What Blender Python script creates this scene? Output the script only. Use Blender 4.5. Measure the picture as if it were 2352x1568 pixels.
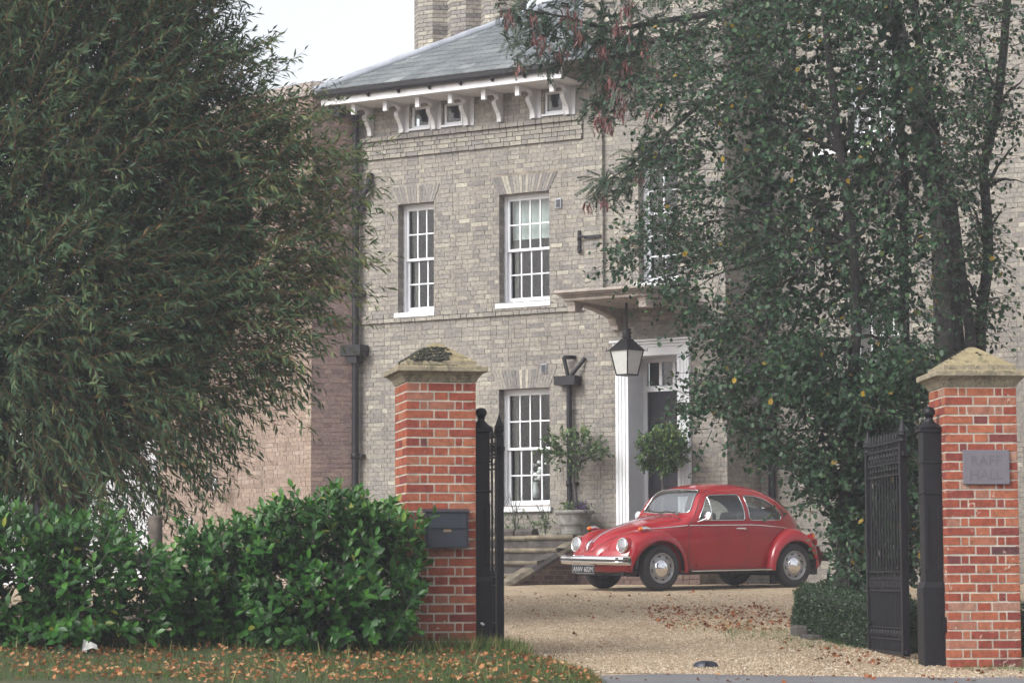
import bpy, math, random
import numpy as np
from mathutils import Vector, Matrix

SC = bpy.context.scene
COL = SC.collection
for o in list(bpy.data.objects):
    bpy.data.objects.remove(o)

# ------------------------------------------------------------------ camera
PITCH = math.atan(551 / 6000)
ROLL = 0.00306
cam = bpy.data.cameras.new('camera')
cam.sensor_width = 36
cam.lens = 36 * 6000 / 2352
cam.clip_start = 0.1
cam.clip_end = 2000
cam.dof.use_dof = True
cam.dof.focus_distance = 33
cam.dof.aperture_fstop = 7.1
camo = bpy.data.objects.new('camera', cam)
COL.objects.link(camo)
camo.matrix_world = (Matrix.Translation((0, 0, 0.65)) @ Matrix.Rotation(math.pi / 2 + PITCH, 4, 'X')
                     @ Matrix.Rotation(-ROLL, 4, 'Z'))
SC.camera = camo

# ------------------------------------------------------------------ sky, sun, exposure
SUN_DIR = Vector((0.62, 0.50, -0.62)).normalized()          # the way the light travels
elev = math.asin(-SUN_DIR.z)
W = bpy.data.worlds.new('World')
SC.world = W
W.use_nodes = True
nt = W.node_tree
for n in list(nt.nodes):
    nt.nodes.remove(n)
out = nt.nodes.new('ShaderNodeOutputWorld')
bg = nt.nodes.new('ShaderNodeBackground')
sky = nt.nodes.new('ShaderNodeTexSky')
sky.sky_type = 'NISHITA'
sky.sun_disc = False
sky.sun_elevation = elev
sky.sun_rotation = math.atan2(-SUN_DIR.x, -SUN_DIR.y)
sky.air_density = 1.0
sky.dust_density = 4.0
sky.ozone_density = 1.0
hs = nt.nodes.new('ShaderNodeHueSaturation')
hs.inputs['Saturation'].default_value = 0.22
bg.inputs['Strength'].default_value = 0.15
nt.links.new(sky.outputs[0], hs.inputs['Color'])
nt.links.new(hs.outputs[0], bg.inputs['Color'])
nt.links.new(bg.outputs[0], out.inputs['Surface'])
sun = bpy.data.lights.new('sun', 'SUN')
sun.energy = .9
sun.angle = math.radians(28)
sun.color = (1.0, 0.975, 0.945)
suno = bpy.data.objects.new('sun', sun)
COL.objects.link(suno)
suno.rotation_euler = SUN_DIR.to_track_quat('-Z', 'Y').to_euler()
SC.view_settings.view_transform = 'Standard'
SC.view_settings.look = 'None'
SC.view_settings.exposure = 1.0
SC.view_settings.gamma = 1
SC.view_settings.use_curve_mapping = False
SC.cycles.volume_bounces = 1
SC.cycles.max_bounces = 8
SC.cycles.transparent_max_bounces = 12

rng = np.random.default_rng(11)
R = random.Random(5)
C0 = np.array([0, 0, 0.65])


def ray(x, y):
    """direction of sight through a point of the photograph (2352 wide)"""
    dx, dy = x - 1176, y - 784
    s, c = math.sin(ROLL), math.cos(ROLL)
    a = (dx * c - dy * s) / 6000
    b = -(dx * s + dy * c) / 6000
    f = np.array([0, math.cos(PITCH), math.sin(PITCH)])
    u = np.array([0, -math.sin(PITCH), math.cos(PITCH)])
    a = np.asarray(a)[..., None]
    b = np.asarray(b)[..., None]
    return f + a * np.array([1.0, 0, 0]) + b * u


def at(x, y, Y):
    d = ray(np.asarray(x, float), np.asarray(y, float))
    return C0 + d * (np.asarray(Y, float) / d[..., 1])[..., None]


def ground(x, y):
    """height of the ground"""
    z = np.interp(y, [-20, 10, 18, 19, 20, 21.2, 25, 37.7, 39.5, 70, 200], [-1.0, -.3, -.11, -.09, -.06, 0, .135, .555, .60, .62, .8])
    k = np.interp(y, [15, 21, 24, 28], [.006, .02, .016, 0])
    return z - k * (np.clip(x, -4, 5) - 1.5)


# ------------------------------------------------------------------ materials
def nodes(name):
    m = bpy.data.materials.new(name)
    m.use_nodes = True
    t = m.node_tree
    b = t.nodes['Principled BSDF']
    return m, t, b


def N(t, kind, **kw):
    n = t.nodes.new(kind)
    for k, v in kw.items():
        setattr(n, k, v)
    return n


def ramp(t, stops, fac):
    r = N(t, 'ShaderNodeValToRGB')
    el = r.color_ramp.elements
    while len(el) > 1:
        el.remove(el[-1])
    el[0].position = stops[0][0]
    el[0].color = (*stops[0][1], 1)
    for p, c in stops[1:]:
        e = el.new(p)
        e.color = (*c, 1)
    t.links.new(fac, r.inputs[0])
    return r.outputs[0]


def noise(t, scale, detail=4, rough=.6, vec=None, dist=0):
    n = N(t, 'ShaderNodeTexNoise')
    n.inputs['Scale'].default_value = scale
    n.inputs['Detail'].default_value = detail
    n.inputs['Roughness'].default_value = rough
    n.inputs['Distortion'].default_value = dist
    if vec is not None:
        t.links.new(vec, n.inputs['Vector'])
    return n.outputs['Fac']


def mixc(t, a, b, fac, mode='MIX'):
    m = N(t, 'ShaderNodeMix', data_type='RGBA', blend_type=mode)
    for s, v in ((m.inputs[0], fac), (m.inputs[6], a), (m.inputs[7], b)):
        if isinstance(v, (int, float)):
            s.default_value = v
        elif isinstance(v, tuple):
            s.default_value = (*v, 1)
        else:
            t.links.new(v, s)
    return m.outputs[2]


def math_n(t, op, a, b=0.0):
    m = N(t, 'ShaderNodeMath', operation=op)
    for i, v in enumerate((a, b)):
        if isinstance(v, (int, float)):
            m.inputs[i].default_value = v
        else:
            t.links.new(v, m.inputs[i])
    return m.outputs[0]


def bump(t, b, h, strength=.3, dist=.01):
    n = N(t, 'ShaderNodeBump')
    n.inputs['Strength'].default_value = strength
    n.inputs['Distance'].default_value = dist
    t.links.new(h, n.inputs['Height'])
    t.links.new(n.outputs[0], b.inputs['Normal'])


def pos(t):
    return N(t, 'ShaderNodeNewGeometry').outputs['Position']


def objpos(t):
    return N(t, 'ShaderNodeTexCoord').outputs['Object']


def simple(name, col, rough=.6, metal=0, spec=.5, var=.15, scale=8, b=0.0, bscale=40, coat=0, local=False):
    m, t, p = nodes(name)
    v = objpos(t) if local else pos(t)
    f = noise(t, scale, 5, .65, v)
    lo = tuple(max(0, c * (1 - var * 1.6)) for c in col)
    hi = tuple(min(1, c * (1 + var)) for c in col)
    c = ramp(t, [(.3, lo), (.7, hi)], f)
    t.links.new(c, p.inputs['Base Color'])
    p.inputs['Roughness'].default_value = rough
    p.inputs['Metallic'].default_value = metal
    p.inputs['Specular IOR Level'].default_value = spec
    p.inputs['Coat Weight'].default_value = coat
    p.inputs['Coat Roughness'].default_value = .04
    if b:
        bump(t, p, noise(t, bscale, 5, .7, v), b, .01)
    return m


def tint_of(t, from_object):
    if from_object:
        s = N(t, 'ShaderNodeSeparateColor')
        t.links.new(N(t, 'ShaderNodeObjectInfo').outputs['Color'], s.inputs[0])
        return s.outputs[0]
    return N(t, 'ShaderNodeAttribute', attribute_name='tint').outputs['Fac']


def brick_mat(name, stops, from_object=False, patch=None, patch_at=.66, stain=.22):
    m, t, p = nodes(name)
    v = pos(t)
    base = ramp(t, stops, tint_of(t, from_object))
    n1 = noise(t, 24, 6, .75, v)
    n2 = noise(t, 120, 3, .7, v)
    n3 = noise(t, .9, 4, .6, v)
    g = ramp(t, [(.28, (.52, .52, .52)), (.48, (1, 1, 1)), (.7, (1.4, 1.37, 1.3))], n1)
    c = mixc(t, base, g, 1.0, 'MULTIPLY')
    c = mixc(t, c, ramp(t, [(.35, (.7, .69, .68)), (.6, (1, 1, 1))], n3), stain, 'MULTIPLY')
    c = mixc(t, c, ramp(t, [(.3, (.8, .8, .8)), (.7, (1.1, 1.1, 1.1))], n2), .6, 'MULTIPLY')
    mp = N(t, 'ShaderNodeMapping')
    mp.inputs['Scale'].default_value = (2.6, 2.6, .28)
    t.links.new(v, mp.inputs['Vector'])
    c = mixc(t, c, ramp(t, [(.38, (.74, .73, .73)), (.52, (1, 1, 1)), (.75, (1.08, 1.07, 1.05))], noise(t, 1.0, 5, .65, mp.outputs[0])), .45, 'MULTIPLY')
    if patch:
        pm = ramp(t, [(patch_at, (0, 0, 0)), (patch_at + .03, (1, 1, 1))], noise(t, 13, 3, .55, v, 1.2))
        c = mixc(t, c, patch, pm)
    t.links.new(c, p.inputs['Base Color'])
    p.inputs['Roughness'].default_value = .88
    p.inputs['Specular IOR Level'].default_value = .25
    bump(t, p, n1, .5, .012)
    return m


def leaf_mat(name, stops, from_object=False, rough=.45, trans=.25, spec=.4):
    m, t, p = nodes(name)
    c = ramp(t, stops, tint_of(t, from_object))
    c = mixc(t, c, ramp(t, [(.3, (.75, .75, .75)), (.7, (1.15, 1.15, 1.1))], noise(t, 1.1, 3, .6, pos(t))), .7, 'MULTIPLY')
    t.links.new(c, p.inputs['Base Color'])
    p.inputs['Roughness'].default_value = rough
    p.inputs['Specular IOR Level'].default_value = spec
    tr = N(t, 'ShaderNodeBsdfTranslucent')
    t.links.new(c, tr.inputs['Color'])
    mx = N(t, 'ShaderNodeMixShader')
    mx.inputs[0].default_value = trans
    t.links.new(p.outputs[0], mx.inputs[1])
    t.links.new(tr.outputs[0], mx.inputs[2])
    t.links.new(mx.outputs[0], t.nodes['Material Output'].inputs['Surface'])
    return m


def glass_mat(name, tint=(.9, .95, .95), refl_rough=.03, base=.0):
    """thin pane: mirrors by angle, otherwise lets the light through"""
    m, t, p = nodes(name)
    t.nodes.remove(p)
    tr = N(t, 'ShaderNodeBsdfTransparent')
    tr.inputs[0].default_value = (*tint, 1)
    gl = N(t, 'ShaderNodeBsdfGlossy')
    gl.inputs['Roughness'].default_value = refl_rough
    lw = N(t, 'ShaderNodeLayerWeight')
    mx = N(t, 'ShaderNodeMixShader')
    f5 = math_n(t, 'MULTIPLY', math_n(t, 'POWER', lw.outputs['Facing'], 4.5), .9)
    t.links.new(math_n(t, 'ADD', f5, .045 + base), mx.inputs[0])
    t.links.new(tr.outputs[0], mx.inputs[1])
    t.links.new(gl.outputs[0], mx.inputs[2])
    t.links.new(mx.outputs[0], t.nodes['Material Output'].inputs['Surface'])
    return m


GAULT = [(0, (.13, .124, .122)), (.2, (.180, .171, .164)), (.42, (.228, .216, .199)), (.58, (.242, .225, .199)), (.78, (.290, .274, .238)), (1, (.38, .36, .305))]
ROSE = [(0, (.15, .108, .09)), (.3, (.215, .158, .128)), (.6, (.255, .195, .158)), (1, (.33, .27, .225))]
PLUM = [(0, (.11, .075, .075)), (.4, (.16, .115, .11)), (.7, (.19, .135, .12)), (1, (.24, .18, .15))]
REDB = [(0, (.065, .038, .042)), (.06, (.13, .038, .038)), (.25, (.180, .042, .032)), (.55, (.24, .062, .036)), (.8, (.285, .100, .054)), (.94, (.25, .110, .078)), (1, (.31, .19, .14))]
M = {}
M['gault'] = brick_mat('gault_brick', GAULT)
M['gault_o'] = brick_mat('gault_brick_single', GAULT, True)
M['rose'] = brick_mat('rose_brick', ROSE)
M['plum'] = brick_mat('plum_brick', PLUM)
M['red_l'] = brick_mat('red_brick_clean', REDB, True, (.44, .39, .32), .71)
M['red_r'] = brick_mat('red_brick_splashed', REDB, True, (.40, .31, .25), .66)
M['red_s'] = brick_mat('red_brick_rear', REDB, False, (.52, .47, .38), .70)
M['mortar'] = simple('lime_mortar', (.20, .172, .142), .95, var=.3, scale=6, b=.3)
M['mortar_dark'] = simple('weathered_mortar', (.20, .18, .155), .95, var=.3, scale=6, b=.3)
M['mortar_pale'] = simple('pale_mortar', (.42, .385, .325), .95, var=.2, scale=12, b=.3)
M['white'] = simple('white_paint', (.62, .63, .66), .45, var=.05, scale=5)
M['white2'] = simple('white_masonry_paint', (.58, .58, .595), .6, var=.10, scale=4, b=.1)
M['stone'] = simple('canopy_stone', (.31, .27, .24), .85, var=.25, scale=5, b=.3)
M['step_stone'] = simple('step_stone', (.155, .130, .092), .9, var=.45, scale=4, b=.4)
M['dark_stone'] = simple('soot_shade_stone', (.062, .054, .05), .9, var=.5, scale=6, b=.4)  # dark stone; on the risers its tone also carries painted nosing shade
M['iron'] = simple('black_iron_paint', (.008, .008, .0105), .5, spec=.28, var=.3, scale=14, b=.1)
M['lead'] = simple('lead_sheet', (.30, .32, .36), .5, var=.2, scale=4)
M['slate'] = brick_mat('roof_slate', [(0, (.10, .115, .125)), (.5, (.135, .15, .16)), (.85, (.165, .18, .185)), (1, (.22, .235, .24))], stain=.2)
M['plaque'] = simple('slate_plaque', (.125, .115, .135), .6, var=.06, scale=30)
M['plaque_cut'] = simple('cut_letters', (.102, .093, .112), .7, var=.05)
M['door'] = simple('black_door_paint', (.010, .010, .015), .55, spec=.2, var=.1)
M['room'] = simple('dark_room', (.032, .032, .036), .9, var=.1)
M['curtain'] = simple('curtain_cloth', (.13, .125, .11), .9, var=.15, scale=4)
M['blind'] = simple('pale_blind', (.30, .33, .315), .8, var=.06)
M['pane'] = glass_mat('window_glass', base=-.008)
M['frost'] = simple('lantern_glass', (.42, .43, .42), .25, var=.06)
M['urn'] = simple('cast_stone_urn', (.21, .205, .19), .9, var=.35, scale=9, b=.4)
M['soil'] = simple('dark_soil', (.035, .026, .018), 1, var=.4, scale=9, b=.4)
M['bark'] = simple('bark', (.055, .05, .042), .95, var=.5, scale=7, b=.8, bscale=22)
M['bark_d'] = simple('dark_bark', (.032, .030, .028), .95, var=.5, scale=7, b=.8, bscale=22)
M['twig'] = simple('russet_twig', (.16, .075, .035), .7, var=.3, scale=5)
M['twig_g'] = simple('grey_twig', (.055, .05, .045), .8, var=.3, scale=5)
M['timber'] = simple('weathered_post', (.095, .078, .065), .9, var=.4, scale=10, b=.5)
M['clap'] = simple('white_weatherboard', (.60, .61, .63), .6, var=.06, scale=3)
M['box_blue'] = simple('mailbox_paint', (.020, .024, .036), .45, var=.12, scale=20)
M['brass'] = simple('dull_brass', (.26, .19, .12), .5, metal=.3, var=.1)
M['plate'] = simple('plate_black', (.012, .012, .014), .7, spec=.1, var=.1)
M['letter_w'] = simple('plate_silver', (.34, .34, .35), .5, var=.05)


# ------------------------------------------------------------------ mesh helpers
def link(name, me, mat=None, parent=None):
    o = bpy.data.objects.new(name, me)
    COL.objects.link(o)
    if mat is not None:
        me.materials.append(mat)
    if parent is not None:
        o.parent = parent
    return o


def np_mesh(name, V, F, tint=None, smooth=False):
    V = np.ascontiguousarray(V, np.float32).reshape(-1, 3)
    F = np.ascontiguousarray(F, np.int32)
    n, k = F.shape
    me = bpy.data.meshes.new(name)
    me.vertices.add(len(V))
    me.vertices.foreach_set('co', V.ravel())
    me.loops.add(n * k)
    me.loops.foreach_set('vertex_index', F.ravel())
    me.polygons.add(n)
    me.polygons.foreach_set('loop_start', np.arange(n, dtype=np.int32) * k)
    me.update(calc_edges=True)
    if tint is not None:
        a = me.attributes.new('tint', 'FLOAT', 'FACE')
        a.data.foreach_set('value', np.ascontiguousarray(tint, np.float32))
    me.polygons.foreach_set('use_smooth', np.full(n, smooth))
    return me


class MB:
    """collects shapes, links them as one mesh"""

    def __init__(self, T=None):
        self.v, self.f, self.s, self.T = [], [], [], T

    def add(self, V, F, smooth=False):
        b = len(self.v)
        for p in V:
            p = Vector(p)
            self.v.append(self.T @ p if self.T is not None else p)
        for f in F:
            self.f.append([i + b for i in f])
            self.s.append(smooth)
        return self

    def box(self, x0, x1, y0, y1, z0, z1, T=None):
        V = [(x, y, z) for z in (z0, z1) for y in (y0, y1) for x in (x0, x1)]
        if T is not None:
            V = [T @ Vector(p) for p in V]
        return self.add(V, [(0, 2, 3, 1), (4, 5, 7, 6), (0, 1, 5, 4), (2, 6, 7, 3), (0, 4, 6, 2), (1, 3, 7, 5)])

    def prism(self, poly, a0, a1, fn):
        """poly: 2D outline; fn(p, q, a) -> xyz; extruded from a0 to a1"""
        n = len(poly)
        V = [fn(p, q, a0) for p, q in poly] + [fn(p, q, a1) for p, q in poly]
        F = [tuple(range(n))[::-1], tuple(range(n, 2 * n))] + [(i, (i + 1) % n, n + (i + 1) % n, n + i) for i in range(n)]
        return self.add(V, F)

    def tube(self, pts, rad, seg=8, smooth=True, cap=True):
        pts = [Vector(p) for p in pts]
        n = len(pts)
        rad = [rad] * n if isinstance(rad, (int, float)) else rad
        V, F = [], []
        a = None
        for i, p in enumerate(pts):
            d = (pts[min(i + 1, n - 1)] - pts[max(i - 1, 0)])
            d = d.normalized() if d.length > 1e-9 else Vector((0, 0, 1))
            if a is None:
                a = d.orthogonal().normalized()
            else:
                a = (a - d * a.dot(d))
                a = a.normalized() if a.length > 1e-6 else d.orthogonal().normalized()
            b = d.cross(a)
            for k in range(seg):
                t = 2 * math.pi * k / seg
                V.append(p + (a * math.cos(t) + b * math.sin(t)) * rad[i])
        for i in range(n - 1):
            for k in range(seg):
                k2 = (k + 1) % seg
                F.append((i * seg + k, i * seg + k2, (i + 1) * seg + k2, (i + 1) * seg + k))
        self.add(V, F, smooth)
        if cap:
            self.add(V[:seg], [tuple(range(seg))[::-1]])
            self.add(V[-seg:], [tuple(range(seg))])
        return self

    def lathe(self, prof, seg=24, c=(0, 0, 0), T=None, smooth=True, rot=0):
        V, F = [], []
        for r, z in prof:
            for k in range(seg):
                t = 2 * math.pi * k / seg + rot
                p = Vector((r * math.cos(t), r * math.sin(t), z))
                V.append((T @ p if T is not None else p) + Vector(c))
        for i in range(len(prof) - 1):
            for k in range(seg):
                k2 = (k + 1) % seg
                F.append((i * seg + k, i * seg + k2, (i + 1) * seg + k2, (i + 1) * seg + k))
        return self.add(V, F, smooth)

    def ball(self, c, r, seg=12, sz=1.0, smooth=True):
        prof = [(max(1e-4, r * math.sin(math.pi * i / (seg // 2))), -r * sz * math.cos(math.pi * i / (seg // 2))) for i in range(seg // 2 + 1)]
        return self.lathe(prof, seg, c, smooth=smooth)

    def build(self, name, mat, parent=None, bevel=0):
        me = bpy.data.meshes.new(name)
        me.from_pydata([tuple(p) for p in self.v], [], self.f)
        me.polygons.foreach_set('use_smooth', self.s)
        me.update()
        o = link(name, me, mat, parent)
        if bevel:
            md = o.modifiers.new('bevel', 'BEVEL')
            md.width = bevel
            md.segments = 2
            md.limit_method = 'ANGLE'
        return o


def thing(name, label, cat, loc=(0, 0, 0), rz=0, group=None):
    o = bpy.data.objects.new(name, None)
    COL.objects.link(o)
    o.location = loc
    o.rotation_euler = (0, 0, rz)
    return tag(o, label, cat, group)


def tag(o, label, cat, group=None):
    o['label'] = label
    o['category'] = cat
    if group:
        o['group'] = group
    return o


def structure(o, label=None):
    o['kind'] = 'structure'
    if label:
        o['label'] = label
    return o


def stuff(o):
    o['kind'] = 'stuff'
    return o


def in_poly(x, y, poly):
    inside = np.zeros(len(x), bool)
    n = len(poly)
    for i in range(n):
        x1, y1 = poly[i]
        x2, y2 = poly[(i + 1) % n]
        c = ((y1 > y) != (y2 > y)) & (x < (x2 - x1) * (y - y1) / (y2 - y1 + 1e-12) + x1)
        inside ^= c
    return inside


def sample_poly(poly, n):
    P = np.array(poly, float)
    lo, hi = P.min(0), P.max(0)
    out = np.zeros((0, 2))
    while len(out) < n:
        q = rng.uniform(lo, hi, (n * 2, 2))
        out = np.vstack([out, q[in_poly(q[:, 0], q[:, 1], poly)]])
    return out[:n]


def unit(v):
    return v / np.maximum(np.linalg.norm(v, axis=-1, keepdims=True), 1e-9)


UNIT_BRICK = None


def unit_box(name):
    """one shared box, 1 x 1 x 1, its front at y = 0, with slightly worn corners"""
    e = .06
    b = MB()
    b.add([(0, .35, 0), (1, .35, 0), (1, .35, 1), (0, .35, 1), (.012, 0, e * .6), (.988, 0, e * .6), (.988, 0, 1 - e * .6), (.012, 0, 1 - e * .6),
           (0, 1, 0), (1, 1, 0), (1, 1, 1), (0, 1, 1)],
          [(4, 5, 6, 7), (0, 1, 5, 4), (1, 2, 6, 5), (2, 3, 7, 6), (3, 0, 4, 7), (8, 9, 1, 0), (9, 10, 2, 1), (10, 11, 3, 2), (11, 8, 0, 3)])
    me = bpy.data.meshes.new(name)
    me.from_pydata([tuple(p) for p in b.v], [], b.f)
    return me


def boxes_mesh(name, B, tint):
    """B: n x 6 (x0 x1 y0 y1 z0 z1): front at y0; five faces each"""
    B = np.asarray(B, float)
    n = len(B)
    idx = [(0, 2, 4), (1, 2, 4), (1, 2, 5), (0, 2, 5), (0, 3, 4), (1, 3, 4), (1, 3, 5), (0, 3, 5)]
    V = np.stack([B[:, list(i)] for i in idx], 1)
    F0 = np.array([(0, 1, 2, 3), (3, 2, 6, 7), (4, 5, 1, 0), (4, 0, 3, 7), (1, 5, 6, 2)])
    F = (F0[None] + (np.arange(n) * 8)[:, None, None]).reshape(-1, 4)
    return np_mesh(name, V, F, np.repeat(tint, 5))

# ------------------------------------------------------------------ ground, road, verge
def gravel_material():
    m, t, p = nodes('gravel')
    v = pos(t)
    vo = N(t, 'ShaderNodeTexVoronoi')
    vo.inputs['Scale'].default_value = 62
    t.links.new(v, vo.inputs['Vector'])
    s = N(t, 'ShaderNodeSeparateColor')
    t.links.new(vo.outputs['Color'], s.inputs[0])
    c = ramp(t, [(0, (.20, .145, .095)), (.3, (.34, .255, .165)), (.6, (.44, .345, .23)), (.85, (.51, .42, .30)), (1, (.58, .51, .40))], s.outputs[0])
    mp = N(t, 'ShaderNodeMapping')
    mp.inputs['Scale'].default_value = (1.5, .35, 1)
    mp.inputs['Rotation'].default_value = (0, 0, .25)
    t.links.new(v, mp.inputs['Vector'])
    c = mixc(t, c, ramp(t, [(.33, (.70, .66, .62)), (.52, (1, 1, 1)), (.7, (1.08, 1.07, 1.05))], noise(t, .9, 5, .6, mp.outputs[0])), .8, 'MULTIPLY')
    c = mixc(t, c, ramp(t, [(0, (.35, .33, .3)), (.35, (1, 1, 1))], vo.outputs['Distance']), .0, 'MULTIPLY')
    t.links.new(c, p.inputs['Base Color'])
    p.inputs['Roughness'].default_value = .9
    p.inputs['Specular IOR Level'].default_value = .2
    h = math_n(t, 'SUBTRACT', 1.0, math_n(t, 'MULTIPLY', vo.outputs['Distance'], 1.6))
    bump(t, p, h, .9, .012)
    return m


M['gravel'] = gravel_material()


def asphalt_material():
    m, t, p = nodes('asphalt')
    v = pos(t)
    c = ramp(t, [(.3, (.10, .10, .108)), (.55, (.15, .15, .155)), (.75, (.22, .21, .2))], noise(t, 90, 3, .8, v))
    c = mixc(t, c, ramp(t, [(.35, (.75, .75, .77)), (.6, (1.05, 1.03, 1))], noise(t, 1.3, 4, .6, v)), .8, 'MULTIPLY')
    t.links.new(c, p.inputs['Base Color'])
    p.inputs['Roughness'].default_value = .85
    bump(t, p, noise(t, 120, 3, .8, v), .6, .006)
    return m


M['asphalt'] = asphalt_material()


def sheet(name, xs, ys, dz, mat, keep=None):
    X, Y = np.meshgrid(xs, ys)
    Z = ground(X, Y) + dz
    V = np.stack([X, Y, Z], -1).reshape(-1, 3)
    nx = len(xs)
    i = np.arange(len(ys) - 1)[:, None] * nx + np.arange(nx - 1)[None]
    i = i.ravel()
    F = np.stack([i, i + 1, i + nx + 1, i + nx], 1)
    return structure(link(name, np_mesh(name, V, F, smooth=True), mat))


gx = np.concatenate([np.linspace(-200, -12, 8), np.linspace(-10, 12, 60), np.linspace(14, 200, 8)])
gy = np.concatenate([np.linspace(-30, 16, 8), np.linspace(17, 42, 110), np.linspace(44, 400, 12)])
sheet('gravel_drive', gx, gy, 0, M['gravel'])


def kerb_edge(x):
    return 20.02 + .06 * np.sin(x * 2.1) + .04 * np.sin(x * 5.3 + 1) + np.interp(x, [-1, .6, 1.3, 3.2, 4.5], [0, -.35, 0, .05, .35])


rx = np.concatenate([np.linspace(-200, -8, 6), np.linspace(-6, 8, 150), np.linspace(10, 200, 6)])
V, F = [], []
for i, x in enumerate(rx):
    e = float(kerb_edge(x))
    for j, y in enumerate(np.concatenate([[-28, -5, 10], np.linspace(15, e, 6)])):
        V.append((x, y, float(ground(x, y)) + .004))
nr = 9
for i in range(len(rx) - 1):
    for j in range(nr - 1):
        F.append((i * nr + j, (i + 1) * nr + j, (i + 1) * nr + j + 1, i * nr + j + 1))
structure(link('road', np_mesh('road', V, F, smooth=True), M['asphalt']))


def verge_right(y):
    return np.interp(y, [16.5, 18.9, 19.6, 20.1, 20.8, 21.4, 21.9, 22.6], [.66, .62, .60, .50, .22, .02, -.08, -.2]) + .02 * np.sin(y * 9)


def verge_h(x, y):
    r = verge_right(y) - x
    k = np.clip(r / .25, 0, 1)
    return ground(x, y) + .006 + .045 * k * k * (3 - 2 * k) + .012 * np.sin(x * 3.1 + y) * k


vy = np.linspace(17.2, 22.8, 40)
V, F = [], []
nv = 50
for y in vy:
    xr = float(verge_right(y))
    for k in range(nv):
        x = xr - 14 * (k / (nv - 1)) ** 1.8
        V.append((x, y, float(verge_h(x, y))))
for j in range(len(vy) - 1):
    for k in range(nv - 1):
        F.append((j * nv + k + 1, j * nv + k, (j + 1) * nv + k, (j + 1) * nv + k + 1))
mm, t, p = nodes('turf_soil')
v = pos(t)
c = ramp(t, [(.3, (.035, .03, .016)), (.5, (.05, .06, .022)), (.7, (.08, .075, .03))], noise(t, 14, 5, .7, v))
t.links.new(c, p.inputs['Base Color'])
p.inputs['Roughness'].default_value = 1
bump(t, p, noise(t, 60, 4, .7, v), .8, .02)
M['turf'] = mm
structure(link('verge', np_mesh('verge', V, F, smooth=True), M['turf']))

# ------------------------------------------------------------------ the house
HA = math.radians(-31.2)
HO = Vector(((1225 - 1176) / 6000 * 42, 42, 0))
house = thing('brick_house', 'large pale grey brick country house with slate roof behind the gates', 'house', HO, HA)


def hp(u, w, z):
    """house frame (along the front, out from it, up) -> world"""
    return Vector((HO.x + u * math.cos(HA) + w * math.sin(HA), HO.y + u * math.sin(HA) - w * math.cos(HA), z))


def courses(x0, x1, z0, z1, holes=(), ch=.075, seed=0, off=0):
    """bricks of a Flemish bond: rows of (x0, x1, zlo, zhi)"""
    rr = random.Random(seed)
    res = []
    k0 = int(round(z0 / ch))
    k1 = int(round(z1 / ch))
    for k in range(k0, k1):
        zl, zh = k * ch + .005, (k + 1) * ch - .005
        zc = (zl + zh) / 2
        cuts = []
        for h in holes:
            if h[2] < zc < h[3]:
                if len(h) == 6:                       # a splayed arch: wider at its top
                    f = (zc - h[2]) / (h[3] - h[2])
                    cuts.append((h[0] + (h[4] - h[0]) * f, h[1] + (h[5] - h[1]) * f))
                else:
                    cuts.append((h[0], h[1]))
        x = x0 - (0 if k % 2 else .168) - off - rr.random() * .01
        s = k % 2
        while x < x1:
            L = .215 if s else .1025
            if rr.random() < .06:
                L += rr.choice((-.05, .06))
            a, b = x, x + L
            segs = [(max(a, x0), min(b, x1))]
            for ca, cb in cuts:
                ns = []
                for p_, q_ in segs:
                    if cb <= p_ or ca >= q_:
                        ns.append((p_, q_))
                    else:
                        if ca - .005 > p_:
                            ns.append((p_, ca - .004))
                        if cb + .005 < q_:
                            ns.append((cb + .004, q_))
                segs = ns
            for p_, q_ in segs:
                if q_ - p_ > .025:
                    res.append((p_, q_, zl, zh))
            x += L + .01
            s = 1 - s
    return res


def backing(b, x0, x1, z0, z1, y, holes):
    """flat mortar bed with openings left out"""
    xs = sorted({x0, x1, *[min(max(h[i], x0), x1) for h in holes for i in (0, 1)]})
    zs = sorted({z0, z1, *[min(max(h[i], z0), z1) for h in holes for i in (2, 3)]})
    for i in range(len(xs) - 1):
        for j in range(len(zs) - 1):
            xc, zc = (xs[i] + xs[i + 1]) / 2, (zs[j] + zs[j + 1]) / 2
            if any(h[0] < xc < h[1] and h[2] < zc < h[3] for h in holes):
                continue
            b.add([(xs[i], y, zs[j]), (xs[i + 1], y, zs[j]), (xs[i + 1], y, zs[j + 1]), (xs[i], y, zs[j + 1])], [(0, 1, 2, 3)])


ALLB = []      # (box, tint, placing matrix or None) of every house brick


def lay(rows, yf, seed, T=None, pick=False, lo=0, hi=1):
    rr = np.random.default_rng(seed)
    n = len(rows)
    rows = np.array(rows)
    jit = rr.uniform(-.003, .003, n)
    B = np.column_stack([rows[:, 0], rows[:, 1], yf + jit, np.full(n, yf + .03), rows[:, 2] + rr.uniform(-.0015, .0015, n), rows[:, 3] + rr.uniform(-.0015, .0015, n)])
    tint = np.clip(rr.beta(2.1, 2.1, n) + .06 * np.sin(rows[:, 0] * 1.3 + rows[:, 2] * .9), 0, 1)
    lowf = np.clip((3.4 - rows[:, 2]) / 2.2, 0, 1)
    tint = tint * (1 - .35 * lowf) + .35 * lowf * (.55 + .12 * rr.standard_normal(n))
    tint = .5 + (tint - .5) * .72 + np.where(rr.random(n) < .05, .25, 0)
    return B, np.clip(lo + (hi - lo) * tint, 0, 1)


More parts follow.
